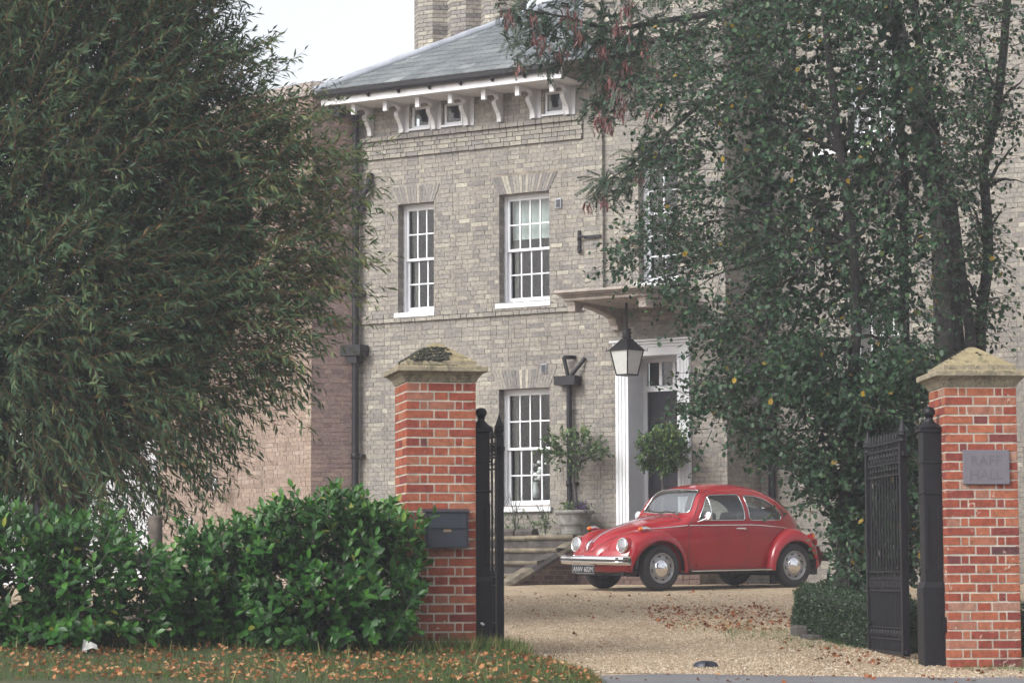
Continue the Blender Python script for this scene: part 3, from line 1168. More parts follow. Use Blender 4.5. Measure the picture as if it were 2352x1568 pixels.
# edging stones of the bed below the window
for k in range(6):
    u = -1.5 + .33 * k
    MB().prism([(.62, 1.36), (.84, 1.36), (.86, 1.43), (.80, 1.475), (.66, 1.475)], u, u + R.uniform(.29, .322), lambda p_, q_, a: (a, -p_, q_)).build('edging_stone', M['dark_stone'], steps)

# ------------------------------------------------------------------ lantern under the canopy
lan = hthing('hanging_lantern', 'dark metal lantern with frosted panes hanging under the door canopy', 'lantern', 2.19, .86, 3.80)
rt = math.pi / 4 + HA * 0 + math.radians(31)
b = MB()
b.tube([(0, 0, 1.14), (0, 0, .70)], .022, 8)
b.lathe([(.02, .74), (.075, .72), (.05, .69), (.085, .66), (.06, .63), (.075, .60), (.05, .56)], 12)
b.build('rod', M['iron'], lan)
T4 = Matrix.Rotation(rt - math.pi / 4, 4, 'Z')
b = MB()
b.lathe([(.03, .58), (.095, .565), (.10, .555), (.27, .405), (.285, .40), (.285, .385), (.24, .382)], 4, T=T4, smooth=False, rot=0)
b.build('lantern_roof', M['iron'], lan)
b = MB()
for k in range(4):
    a = rt - math.pi / 4 + k * math.pi / 2
    ca, sa = math.cos(a), math.sin(a)
    b.tube([(.255 * ca, .255 * sa, .39), (.165 * ca, .165 * sa, .015)], .012, 6)
    b.tube([(.27 * ca, .27 * sa, .395), (.315 * ca, .315 * sa, .385), (.315 * ca, .315 * sa, .425)], .008, 5)
b.lathe([(.02, 0), (.175, 0), (.175, .022), (.02, .022)], 4, T=T4, smooth=False)
b.build('lantern_frame', M['iron'], lan)
for k in range(4):
    a0 = rt - math.pi / 4 + k * math.pi / 2
    a1 = a0 + math.pi / 2
    V = [(.163 * math.cos(a0), .163 * math.sin(a0), .022), (.163 * math.cos(a1), .163 * math.sin(a1), .022),
         (.25 * math.cos(a1), .25 * math.sin(a1), .385), (.25 * math.cos(a0), .25 * math.sin(a0), .385)]
    MB().add(V, [(0, 1, 2, 3)]).build('lantern_pane', M['frost'], lan)

# ------------------------------------------------------------------ urn
urn = hthing('stone_urn', 'round cast stone urn planter beside the steps below the drainpipe', 'planter', 1.02, .47, 1.372)
MB().lathe([(.02, 0), (.20, 0), (.205, .03), (.225, .12), (.25, .16), (.262, .17), (.258, .185), (.268, .20), (.272, .31), (.285, .325), (.302, .335), (.312, .365), (.302, .385), (.27, .39), (.262, .37), (.25, .34), (.02, .335)], 40).build('bowl', M['urn'], urn)
MB().lathe([(.001, .345), (.25, .342)], 20).build('soil', M['soil'], urn)

# ------------------------------------------------------------------ gate piers
def gate_pier(x, y, z, rz, a, n_rows, label, ident, bmat, moss, seed):
    T = thing('gate_pier', label, 'gate pier', (x, y, z), rz, 'red brick gate piers')
    rr = random.Random(seed)
    ch = .0752
    h = n_rows * ch
    MB().box(-a / 2 + .003, a / 2 - .003, -a / 2 + .003, a / 2 - .003, -.25, h).build('mortar_core', M['mortar_pale'], T)
    U = unit_box('brick')
    U.materials.append(bmat)
    s = a / .5625
    rowA = [.2125 * s, .1025 * s, .2125 * s]
    rowB = [.1025 * s, .051 * s, .2125 * s, .051 * s, .1025 * s]
    jo = .0115
    rear = []
    for k in range(-2, n_rows):
        for side in range(4):
            ws = rowA if (k + side) % 2 == 0 else rowB
            tot = sum(ws) + jo * (len(ws) - 1)
            f = (a - .002) / tot
            t_ = -a / 2 + .001
            for w in ws:
                wl = w * f
                dj = rr.uniform(-.003, .003)
                e0, e1 = t_ + .0, t_ + wl
                pr_ = rr.uniform(.0005, .003)
                tint = min(.92, max(.07, rr.betavariate(2.4, 1.9)))
                if rr.random() < .03:
                    tint = rr.uniform(0, .12)
                if seed == 72 and rr.random() < .06:
                    tint = rr.uniform(.94, 1)
                if side in (0, 3):
                    o = bpy.data.objects.new('brick', U)
                    COL.objects.link(o)
                    o.parent = T
                    d = .04
                    zz = k * ch + .005 + rr.uniform(-.0015, .0015)
                    if side == 0:
                        o.location = (e0, -a / 2 - pr_, zz)
                        o.rotation_euler = (0, rr.uniform(-.006, .006), 0)
                    else:
                        o.rotation_euler = (0, 0, -math.pi / 2)
                        o.location = (-a / 2 - pr_, -e0 if False else e1, zz)
                    o.scale = (e1 - e0, d, ch - .0115)
                    o.color = (tint, 0, 0, 1)
                else:
                    zl, zh = k * ch + .005, (k + 1) * ch - .0045
                    if side == 1:
                        rear.append(('x', e0, e1, zl, zh, tint))
                    else:
                        rear.append(('y', e0, e1, zl, zh, tint))
                t_ += (w + jo) * f
    V, F, tn = [], [], []
    for kk, e0, e1, zl, zh, tint in rear:
        n0 = len(V)
        if kk == 'x':
            V += [(a / 2, e0, zl), (a / 2, e1, zl), (a / 2, e1, zh), (a / 2, e0, zh), (a / 2 - .03, e0, zl), (a / 2 - .03, e1, zl), (a / 2 - .03, e1, zh), (a / 2 - .03, e0, zh)]
        else:
            V += [(e1, a / 2, zl), (e0, a / 2, zl), (e0, a / 2, zh), (e1, a / 2, zh), (e1, a / 2 - .03, zl), (e0, a / 2 - .03, zl), (e0, a / 2 - .03, zh), (e1, a / 2 - .03, zh)]
        F += [[n0 + i for i in f] for f in ((0, 1, 2, 3), (3, 2, 6, 7), (4, 5, 1, 0), (4, 0, 3, 7), (1, 5, 6, 2))]
        tn += [tint] * 5
    stuff(link('rear_brickwork', np_mesh('rear_brickwork', V, F, tn), M['red_s'], T))
    # cap: mortar bed, cavetto, lip, step, pyramid
    sq = math.sqrt(2)
    c = MB()
    hw = a / 2
    prof = [(hw - .01, h), (hw + .004, h + .004), (hw + .012, h + .02), (hw + .03, h + .05), (hw + .055, h + .072), (hw + .058, h + .08), (hw + .084, h + .082), (hw + .088, h + .09), (hw + .086, h + .125), (hw + .078, h + .132),
            (hw + .006, h + .140), (hw + .004, h + .180), (hw - .008, h + .184), (.05, h + .335), (.02, h + .348), (.0005, h + .35)]
    c.lathe([(r * sq, z_) for r, z_ in prof], 4, smooth=False, rot=math.pi / 4)
    cap = c.build('cap', moss, T, .006)
    return T, h, cap


def moss_stone(name, thr, dark=(.028, .03, .018), gold=(.24, .18, .035)):
    m, t, p = nodes(name)
    v = pos(t)
    geo = N(t, 'ShaderNodeNewGeometry')
    sp = N(t, 'ShaderNodeSeparateXYZ')
    t.links.new(geo.outputs['Normal'], sp.inputs[0])
    c = ramp(t, [(.3, (.16, .135, .10)), (.6, (.25, .215, .15)), (.8, (.32, .28, .19))], noise(t, 14, 5, .7, v))
    up = ramp(t, [(.25, (0, 0, 0)), (.5, (1, 1, 1))], sp.outputs['Z'])
    c = mixc(t, c, mixc(t, c, gold, .30), up)
    ms = ramp(t, [(.50, (0, 0, 0)), (.60, (1, 1, 1))], noise(t, 9, 6, .75, v, .6))
    c = mixc(t, c, dark, math_n(t, 'MULTIPLY', ms, .55))
    lich = ramp(t, [(.58, (0, 0, 0)), (.64, (1, 1, 1))], noise(t, 30, 4, .7, v, .8))
    c = mixc(t, c, (.42, .38, .22), math_n(t, 'MULTIPLY', lich, .6))
    t.links.new(c, p.inputs['Base Color'])
    p.inputs['Roughness'].default_value = .95
    bump(t, p, noise(t, 40, 5, .75, v), .5, .01)
    return m


M["cap"] = moss_stone('lichened_stone', .5)
M['moss'] = simple('dark_moss', (.032, .033, .022), 1, var=.5, scale=60, b=.8, bscale=90)
PLx, PLy, PLz = -.640, 21.63, .02
PL, PLh, PLcap = gate_pier(PLx, PLy, PLz, math.radians(11.8), .576, 30, 'red brick gate pier with the mailbox and a dark mossy cap', 'l', M['red_l'], M['cap'], 71)
PRx, PRy, PRz = 3.775, 21.40, -.05
PR, PRh, PRcap = gate_pier(PRx, PRy, PRz, math.radians(3.0), .588, 30, 'red brick gate pier with the slate name plaque and a yellow lichened cap', 'r', M['red_r'], M['cap'], 72)
# cushions of moss on the left cap
q = MB()
for i in range(420):
    fx, fy = R.uniform(-1, 1), R.uniform(0, 1)
    hgt = fy ** 1.3
    half = .28 - .23 * hgt
    x = fx * half
    if x > .07 + R.uniform(-.03, .03):
        continue
    if hgt > .80:
        continue
    side = R.random() < .75
    zz = PLh + .184 + hgt * .151
    r = R.uniform(.009, .026) * (1.15 - .5 * hgt)
    p = (x, -half, zz) if side else (-half, x, zz)
    q.ball(p, r, 8, .62)
for i in range(60):
    x = R.uniform(-.36, .12)
    q.ball((x, -.335 + R.uniform(0, .05), PLh + .137), R.uniform(.006, .015), 8, .6)
stuff(q.build('moss', M['moss'], PLcap))
q = MB()
for (x, hgt) in ((.02, .72), (.035, .60)):
    q.ball((x, -.28 + .23 * hgt, PRh + .184 + hgt * .151), .016, 8, .6)
for i in range(26):
    hgt = R.uniform(.05, .9)
    half = .28 - .23 * hgt
    q.ball((-half, R.uniform(-half, half), PRh + .184 + hgt * .151), R.uniform(.006, .014), 8, .6)
stuff(q.build('moss', M['moss'], PRcap))

# name plaque
pq = MB().box(-.189, .189, -.025, -.001, 0, .276).build('plaque', M['plaque'], PR, .003)
pq.location = (.032, -.588 / 2 - .006, 1.47)


def lettering(text, size, mat, parent, loc, rot, name, extr=.001, squeeze=1.0, font_w=0.0):
    cu = bpy.data.curves.new('lettering', 'FONT')
    cu.body = text
    cu.size = size
    cu.extrude = extr
    cu.align_x = 'CENTER'
    cu.offset = font_w
    ob = bpy.data.objects.new('tmp', cu)
    COL.objects.link(ob)
    dg = bpy.context.evaluated_depsgraph_get()
    me = bpy.data.meshes.new_from_object(ob.evaluated_get(dg))
    bpy.data.objects.remove(ob)
    me.name = name
    o = link(name, me, mat, parent)
    o.location = loc
    o.rotation_euler = rot
    o.scale = (squeeze, 1, 1)
    return o


lettering('RAFF', .115, M['plaque_cut'], pq, (-.005, -.0262, .152), (math.pi / 2, 0, 0), 'lettering', .0008)
lettering('HALL', .115, M['plaque_cut'], pq, (-.005, -.0262, .038), (math.pi / 2, 0, 0), 'lettering', .0008)

# mailbox on the left pier
mbx = thing('mailbox', 'dark blue steel mailbox fixed to the front of the brick gate pier', 'mailbox', PL.matrix_world.translation, 0)
MT = Matrix.Translation((PLx, PLy, PLz)) @ Matrix.Rotation(math.radians(11.8), 4, 'Z')
mbx.matrix_world = MT @ Matrix.Translation((.03, -.576 / 2 - .006, .905))
MB().box(-.175, .175, -.105, -.002, 0, .285).build('case', M['box_blue'], mbx, .004)
MB().prism([(.002, .288), (.118, .288), (.118, .296), (.06, .312), (.002, .318)], -.185, .185, lambda p_, q_, a: (a, -p_, q_)).build('lid', M['box_blue'], mbx)
MB().box(-.15, .15, -.112, -.106, .165, .262).box(-.15, .15, -.118, -.106, .158, .166).build('letter_flap', M['box_blue'], mbx, .002)
MB().box(-.032, .032, -.1085, -.1055, .128, .150).build('name_plate', M['brass'], mbx)
MB().box(-.165, -.160, -.107, -.1052, .005, .28).box(.160, .165, -.107, -.1052, .005, .28).build('seam', M['iron'], mbx)


# ------------------------------------------------------------------ iron gate posts and gates
def ball_post(x, y, z, rz, label, h, ws, wp, hp_, lug=None, group='iron gate posts'):
    T = thing('gate_post', label, 'gate post', (x, y, z), rz, group)
    b = MB()
    b.box(-wp / 2, wp / 2, -wp / 2, wp / 2, -.2, hp_)
    b.lathe([(wp / 2 * 1.414, hp_), (ws / 2 * 1.414 + .01, hp_ + .045)], 4, smooth=False, rot=math.pi / 4)
    b.build('plinth', M['iron'], T, .006)
    b = MB()
    b.box(-ws / 2, ws / 2, -ws / 2, ws / 2, hp_ + .04, h - .02)
    for z0 in (h - .16 - .12, h - .16 - .37):
        b.box(-ws / 2 - .01, ws / 2 + .01, -ws / 2 - .01, ws / 2 + .01, z0, z0 + .022)
    b.build('shaft', M['iron'], T, .006)
    b = MB()
    for sx in (-1, 1):
        b.box(sx * ws * .36 - .02, sx * ws * .36 + .02, -ws / 2 - .008, -ws / 2 + .002, hp_ + .14, h - .62)
    b.build('panel_moulding', M['iron'], T, .003)
    b = MB()
    b.box(-ws / 2 - .02, ws / 2 + .02, -ws / 2 - .02, ws / 2 + .02, h - .02, h + .012)
    b.lathe([(ws / 2 * 1.414 + .015, h + .012), (.055, h + .05), (.032, h + .075), (.03, h + .10), (.04, h + .105)], 16, rot=math.pi / 4)
    b.ball((0, 0, h + .142), .05, 16, .9)
    b.build('ball_finial', M['iron'], T)
    if lug:
        MB().box(*lug).build('bracket', M['iron'], T)
    return T


def spear(b, x, y, z0, z1, r=.010, tip=.10, tr=.018):
    b.tube([(x, y, z0), (x, y, z1 - tip)], r, 6, cap=False)
    b.lathe([(r, z1 - tip - .012), (tr, z1 - tip - .006), (tr * .8, z1 - tip + .012), (tr * .95, z1 - tip * .7), (tr * .5, z1 - tip * .3), (.001, z1)], 8, (x, y, 0))


def gate_leaf(x, y, z, rz, label, L=1.30, nb_=11, h_h=2.02, h_f=1.98, rev=False):
    """leaf runs along local +x from its hinge stile"""
    T = thing('gate_leaf', label, 'gate', (x, y, z), rz, 'iron gate leaves')
    for xx, hh, w in ((0, h_h, .06), (L, h_f, .05)):
        b = MB()
        b.box(xx - w / 2, xx + w / 2, -w / 2, w / 2, .03, hh - .20)
        b.lathe([(.03, hh - .20), (.042, hh - .19), (.03, hh - .175), (.035, hh - .15), (.042, hh - .14), (.036, hh - .12), (.042, hh - .115), (.03, hh - .09), (.001, hh)], 10, (xx, 0, 0))
        b.build('stile', M['iron'], T, .004)
    for zz, th in ((1.835, .016), (1.775, .016), (1.655, .014), (1.555, .014), (.735, .014), (.645, .016), (.575, .016), (.26, .014), (.165, .014), (.05, .03)):
        MB().box(.03, L - .025, -.014, .014, zz - th / 2, zz + th / 2).build('rail', M['iron'], T)
    for k in range(nb_):
        xx = L * (k + 1) / (nb_ + 1)
        b = MB()
        spear(b, xx, 0, .05, 1.93)
        b.ball((xx, 0, 1.72), .020, 8, 1.3)
        b.ball((xx, 0, 1.60), .016, 8, 1.3)
        b.build('bar', M['iron'], T)
    for k in range(nb_ + 1):
        xm = L * (k + .5) / (nb_ + 1)
        b = MB()
        spear(b, xm, 0, .05, .705, .008, .06, .014)
        for zc in (.61, .21):
            b.lathe([(.008, zc - .045), (.017, zc - .02), (.020, zc), (.010, zc + .03)], 8, (xm, 0, 0))
        b.build('dog_bar', M['iron'], T)
        # ring between the two upper rails
        b = MB()
        b.tube([(xm + .028 * math.cos(a), 0, 1.715 + .045 * math.sin(a)) for a in np.linspace(0, 2 * math.pi, 11)], .006, 5)
        b.build('ring', M['iron'], T)
    MB().box(-.10, .03, -.02, .02, 1.70, 1.735).build('hinge_strap', M['iron'], T)
    MB().box(-.10, .03, -.02, .02, .05, .085).build('hinge_strap', M['iron'], T)
    MB().box(L - .05, L + .02, -.035, .035, .98, 1.16).ball((L + .01, -.07, 1.08), .028, 10).build('latch', M['iron'], T)
    return T


ball_post(-.262, 21.93, .02, math.radians(11), 'black iron gate post with ball finial beside the mailbox pier', 1.90, .125, .165, .63)
ball_post(3.405, 21.30, -.045, math.radians(5), 'black iron gate post with ball finial beside the plaque pier', 1.92, .155, .205, .64, (.05, .17, -.16, -.11, .28, .40))
gR0 = at(2081, 1505, 21.95)
gate_leaf(gR0[0], 21.95, -.01, math.radians(90 + 6.0), 'open black iron gate leaf hung beside the plaque pier', 1.22)
gL0 = at(1148, 1505, 22.05)
gate_leaf(gL0[0], 22.05, .045, math.radians(90 + 17), 'open black iron gate leaf seen edge on beside the mailbox pier', 1.30)
# dome gate stop
gs = thing('gate_stop', 'small dark metal dome set into the gravel between the gates', 'gate stop', (*at(1621, 1525, 20.75)[:2], float(ground(1.5, 20.75))))
MB().lathe([(.10, -.01), (.10, .012), (.085, .034), (.05, .046), (.001, .05)], 20).build('dome', M['box_blue'], gs)
MB().box(-.012, .012, -.105, -.06, .0, .042).build('slot', M['iron'], gs)

# post and rail fence behind the laurels
fn = thing('rail_fence', 'weathered post and rail fence half hidden in the laurel hedge', 'fence', (0, 24, 0))
for x in (355, -60, 770):
    p = at(x, 1400, 24)
    zg = float(ground(p[0], 24)) if False else .08
    b = MB()
    b.lathe([(.066, zg - .2), (.066, 1.24 + (0 if x == 355 else -.05)), (.055, 1.262), (.001, 1.265)], 12, (p[0], 0, 0))
    b.build('fence_post', M['timber'], fn)
for z in (.875, .40):
    MB().tube([(-6.5, 0, z), (-3.3, .0, z + .01), (-1.0, 0, z)], .053, 10).build('fence_rail', M['timber'], fn)

# white weatherboard building at far left
wb = thing('weatherboard_building', 'white weatherboard outbuilding glimpsed under the willow', 'outbuilding', (-9.5, 46.55, .6))
MB().box(-4, 3.15, .03, 4, -.2, 3.4).build('wall', M['clap'], wb)
for k in range(24):
    z0 = .0 + k * .14
    for xa, xb in ((-4, .85), (1.70, 3.15)) if 3 < k < 16 else ((-4, 3.15),):
        MB().add([(xa, -.012, z0), (xb, -.012, z0), (xb, .012, z0 + .15), (xa, .012, z0 + .15), (xa, .03, z0), (xb, .03, z0)], [(0, 1, 2, 3), (4, 5, 1, 0)]).build('board', M['clap'], wb)
w = MB().box(.85, 1.70, -.03, .05, .50, .60).box(.85, .93, -.03, .05, .6, 2.3).box(1.62, 1.70, -.03, .05, .6, 2.3).box(.93, 1.62, -.03, .05, 2.2, 2.3).build('window', M['white'], wb)
MB().box(.93, 1.62, .02, .028, .6, 2.2).build('pane', M['door'], w)
MB().add([(-4.2, -.3, 3.3), (3.3, -.3, 3.3), (3.3, 2, 4.4), (-4.2, 2, 4.4), (3.3, 4.3, 3.3), (-4.2, 4.3, 3.3)], [(0, 1, 2, 3), (3, 2, 4, 5)]).build('roof', M['slate'], wb)
# lamp on the rose brick wing
lp = thing('wall_lamp', 'small white drum lamp on the rose brick wing', 'lamp', at(490, 1112, 44.9))
b = MB()
Tl = Matrix.Rotation(math.radians(90), 4, 'Y') @ Matrix.Identity(4)
b.lathe([(.001, -.16), (.11, -.16), (.12, -.1), (.12, .02)], 16, T=Matrix.Rotation(math.radians(100), 4, 'Y'))
b.build('shade', M['timber'], lp)
MB().lathe([(.10, .02), (.135, .02), (.135, .05), (.001, .055)], 16, T=Matrix.Rotation(math.radians(100), 4, 'Y')).build('mount', M['white'], lp)
MB().tube([(.05, 0, 0), (.1, .25, .0)], .02, 6).build('bracket', M['iron'], lp)

# ------------------------------------------------------------------ the red car (x forward, y to its left, z up)
def car_paint():
    m, t, p = nodes('red_car_paint')
    v = objpos(t)
    c = ramp(t, [(.3, (.25, .004, .010)), (.7, (.31, .006, .013))], noise(t, 2, 3, .5, v))
    t.links.new(c, p.inputs['Base Color'])
    p.inputs['Roughness'].default_value = .5
    p.inputs['Coat Weight'].default_value = 1.0
    p.inputs['Coat Roughness'].default_value = .03
    p.inputs['Specular IOR Level'].default_value = .15
    return m


M['red'] = car_paint()
M['chrome'] = simple('chrome', (.78, .78, .80), .10, metal=1, var=.04, local=True)
M['rubber'] = simple('tyre_rubber', (.022, .022, .024), .8, var=.3, scale=20, b=.2, local=True)
M['trim'] = simple('black_trim', (.018, .018, .019), .6, var=.2, local=True)
M['steel'] = simple('painted_steel_rim', (.30, .30, .31), .35, metal=.6, var=.1, local=True)
M['amber'] = simple('amber_lens', (.62, .15, .01), .2, var=.1, local=True)
M['rear_red'] = simple('red_lens', (.30, .01, .01), .2, var=.1, local=True)
M['lens'] = simple('headlamp_glass', (.30, .31, .32), .10, metal=.5, var=.3, scale=30, local=True, coat=1)
M['cloth'] = simple('seat_vinyl', (.045, .043, .042), .6, var=.2, local=True)
M['lining'] = simple('cabin_lining', (.035, .034, .034), .9, var=.2, local=True)
M['carglass'] = glass_mat('car_glass', (.82, .88, .87), .02, .05)
M['carscreen'] = glass_mat('windscreen_glass', (.72, .77, .77), .05, .30)

CX, CY = 2.66, 37.7
car = thing('red_car', 'red vintage two door saloon with chrome bumper parked on the gravel', 'car', (0, 0, 0))
zax = Vector((0, -.030, 1)).normalized()
xax = Vector((math.cos(math.radians(214)), math.sin(math.radians(214)), 0))
xax = (xax - zax * xax.dot(zax)).normalized()
yax = zax.cross(xax)
mw = Matrix((xax, yax, zax)).transposed().to_4x4()
mw.translation = Vector((CX, CY, float(ground(CX, CY)) - .004))
car.matrix_world = mw


def curve(pts):
    P = np.array(sorted(pts))
    x, y = P[:, 0], P[:, 1]
    d = np.gradient(y, x)
    h = np.diff(x)
    s = np.diff(y) / h
    for i in range(1, len(x) - 1):
        d[i] = 0 if s[i - 1] * s[i] <= 0 else 2 * s[i - 1] * s[i] / (s[i - 1] + s[i])
    d[0], d[-1] = s[0], s[-1]

    def f(q):
        q = np.clip(np.asarray(q, float), x[0], x[-1])
        i = np.clip(np.searchsorted(x, q) - 1, 0, len(x) - 2)
        t = (q - x[i]) / h[i]
        return ((2 * t ** 3 - 3 * t ** 2 + 1) * y[i] + (t ** 3 - 2 * t ** 2 + t) * h[i] * d[i] + (-2 * t ** 3 + 3 * t ** 2) * y[i + 1] + (t ** 3 - t ** 2) * h[i] * d[i + 1])
    return f


zt = curve([(1.96, .44), (1.94, .53), (1.90, .615), (1.82, .70), (1.68, .79), (1.45, .875), (1.15, .95), (.9, 1.005), (.70, 1.04), (.63, 1.06), (.60, 1.085), (.40, 1.375), (.34, 1.42), (.25, 1.45),
            (.1, 1.478), (-.15, 1.495), (-.45, 1.488), (-.8, 1.445), (-1.1, 1.36), (-1.35, 1.245), (-1.55, 1.115), (-1.75, .93), (-1.88, .76), (-1.95, .60), (-1.98, .44)])
zs = curve([(1.96, .40), (1.90, .45), (1.8, .52), (1.6, .62), (1.3, .74), (1.0, .82), (.75, .88), (.6, .905), (.3, .92), (-.4, .925), (-.9, .90), (-1.2, .83), (-1.5, .70), (-1.75, .55), (-1.9, .46), (-1.98, .40)])
wb_ = curve([(1.96, .13), (1.92, .20), (1.85, .27), (1.7, .345), (1.5, .41), (1.25, .49), (1.0, .565), (.8, .62), (.65, .655), (.45, .685), (0, .70), (-.36, .695), (-.8, .655), (-1.1, .60), (-1.35, .52), (-1.6, .40), (-1.8, .29), (-1.92, .20), (-1.98, .13)])
zb = curve([(1.96, .38), (1.9, .34), (1.7, .30), (1.3, .30), (.8, .27), (0, .265), (-.8, .27), (-1.4, .30), (-1.8, .33), (-1.98, .38)])
nn = curve([(1.96, 2.0), (1.0, 2.1), (.72, 2.3), (.62, 3.6), (.45, 3.6), (.34, 3.2), (.2, 2.75), (-.3, 2.5), (-.9, 2.35), (-1.3, 2.2), (-1.98, 2.0)])


def side_y(x, z):
    w, s, t_, n = wb_(x), zs(x), zt(x), nn(x)
    f = np.clip((z - s) / np.maximum(t_ - s, 1e-4), 0, 1)
    up = w * (1 - f ** n) ** (1 / n)
    lo = w * (1 - .035 * np.clip((s - z) / .6, 0, 1) ** 1.5) + .012 * np.sin(np.clip((s - z) / .6, 0, 1) * math.pi)
    return np.where(z > s, up, lo)


def top_z(x, y):
    w, s, t_, n = wb_(x), zs(x), zt(x), nn(x)
    return s + (t_ - s) * (1 - np.clip(np.abs(y) / w, 0, 1) ** n) ** (1 / n)


def front_x(y, z, x0=.22, x1=.66):
    lo, hi = np.full(np.shape(y), x0), np.full(np.shape(y), x1)
    for _ in range(40):
        m = (lo + hi) / 2
        up = top_z(m, y) > z
        lo = np.where(up, m, lo)
        hi = np.where(up, hi, m)
    return (lo + hi) / 2


def rear_x(y, z):
    lo, hi = np.full(np.shape(y), -1.9), np.full(np.shape(y), -.6)
    for _ in range(40):
        m = (lo + hi) / 2
        up = top_z(m, y) > z
        hi = np.where(up, m, hi)
        lo = np.where(up, lo, m)
    return (lo + hi) / 2


def dense(poly, n=16):
    P = np.array(poly + [poly[0]], float)
    return np.vstack([P[i] + (P[i + 1] - P[i]) * np.linspace(0, 1, n, endpoint=False)[:, None] for i in range(len(P) - 1)])


def rounded(poly, r=.05, k=5):
    res = []
    n = len(poly)
    for i in range(n):
        p = np.array(poly[i], float)
        a = np.array(poly[i - 1], float) - p
        b = np.array(poly[(i + 1) % n], float) - p
        la, lb = np.linalg.norm(a), np.linalg.norm(b)
        ra = min(r, la * .45, lb * .45)
        p0, p2 = p + a / la * ra, p + b / lb * ra
        for t_ in np.linspace(0, 1, k):
            res.append(tuple((1 - t_) ** 2 * p0 + 2 * t_ * (1 - t_) * p + t_ ** 2 * p2))
    return res


DWIN = rounded([(.505, .975), (.47, 1.06), (.37, 1.225), (.30, 1.30), (.22, 1.328), (-.29, 1.338), (-.318, .975)], .05)
QWIN = rounded([(-.405, .972), (-.375, 1.325), (-.60, 1.312), (-.80, 1.262), (-.97, 1.165), (-1.06, 1.06), (-1.05, .972)], .06)
SCRN = rounded([(-.545, 1.085), (-.455, 1.395), (0, 1.412), (.455, 1.395), (.545, 1.085), (0, 1.068)], .06)
RWN = rounded([(-.40, 1.14), (-.36, 1.36), (0, 1.385), (.36, 1.36), (.40, 1.14)], .07)
DOORP = rounded([(.66, .33), (.672, .60), (.645, .93), (.56, 1.03), (.41, 1.26), (.32, 1.345), (.20, 1.372), (-.33, 1.375), (-.36, 1.33), (-.36, .31)], .03)

xs_ = np.concatenate([np.linspace(1.96, .72, 60), np.linspace(.70, .24, 60), np.linspace(.22, -1.98, 125)])
nu, nl = 52, 16
th = np.linspace(0, math.pi / 2, nu)
V = np.zeros((len(xs_), nl + nu, 3))
for i, x in enumerate(xs_):
    s, t_, w, n, z0 = float(zs(x)), float(zt(x)), float(wb_(x)), float(nn(x)), float(zb(x))
    zl = z0 + (s - z0) * np.linspace(0, 1, nl, endpoint=False)
    V[i, :nl, 0] = x
    V[i, :nl, 1] = side_y(np.full(nl, x), zl)
    V[i, :nl, 2] = zl
    V[i, nl:, 0] = x
    V[i, nl:, 1] = w * np.maximum(np.cos(th), 0) ** (2 / n)
    V[i, nl:, 2] = s + (t_ - s) * np.sin(th) ** (2 / n)
V[:, -1, 1] = 0
nj = nl + nu
ii, jj = np.meshgrid(np.arange(len(xs_) - 1), np.arange(nj - 1), indexing='ij')
a = (ii * nj + jj).ravel()
Fh = np.stack([a, a + nj, a + nj + 1, a + 1], 1)
VL = V.reshape(-1, 3)
VR = VL * np.array([1, -1, 1])
V2 = np.vstack([VL, VR])
F2 = np.vstack([Fh[:, ::-1], Fh + len(VL)])
cen = V2[F2].mean(1)
jF = np.tile(jj.ravel(), 2)
kind = np.zeros(len(F2), int)           # 0 body
inside_door = in_poly(cen[:, 0], cen[:, 2], DOORP) & (np.abs(cen[:, 1]) > .38)
kind[inside_door & (cen[:, 1] > 0)] = 1
kind[inside_door & (cen[:, 1] < 0)] = 2
sidewin = np.abs(cen[:, 1]) > .38
kind[in_poly(cen[:, 0], cen[:, 2], DWIN) & sidewin & (cen[:, 1] > 0)] = 3
kind[in_poly(cen[:, 0], cen[:, 2], DWIN) & sidewin & (cen[:, 1] < 0)] = 4
kind[in_poly(cen[:, 0], cen[:, 2], QWIN) & sidewin & (cen[:, 1] > 0)] = 5
kind[in_poly(cen[:, 0], cen[:, 2], QWIN) & sidewin & (cen[:, 1] < 0)] = 6
kind[in_poly(cen[:, 1], cen[:, 2], SCRN) & (cen[:, 0] > .30) & (cen[:, 0] < .66)] = 7
kind[in_poly(cen[:, 1], cen[:, 2], RWN) & (cen[:, 0] < -1.0)] = 8
hood_half = np.interp(cen[:, 0], [.70, 1.1, 1.5, 1.8, 1.93], [.56, .43, .31, .20, .10])
kind[(cen[:, 0] > .70) & (cen[:, 0] < 1.935) & (np.abs(cen[:, 1]) < hood_half) & (cen[:, 2] > zs(cen[:, 0]) + .02)] = 9
kind[(cen[:, 0] < -1.42) & (np.abs(cen[:, 1]) < np.interp(cen[:, 0], [-1.95, -1.42], [.22, .36])) & (cen[:, 2] > .6)] = 10


def outline3(poly, how, sgn=1):
    P = dense(poly)
    if how == 'side':
        y = side_y(P[:, 0], P[:, 1]) * sgn
        return np.column_stack([P[:, 0], y, P[:, 1]])
    if how == 'front':
        return np.column_stack([front_x(P[:, 0], P[:, 1]), P[:, 0], P[:, 1]])
    return np.column_stack([rear_x(P[:, 0], P[:, 1]), P[:, 0], P[:, 1]])


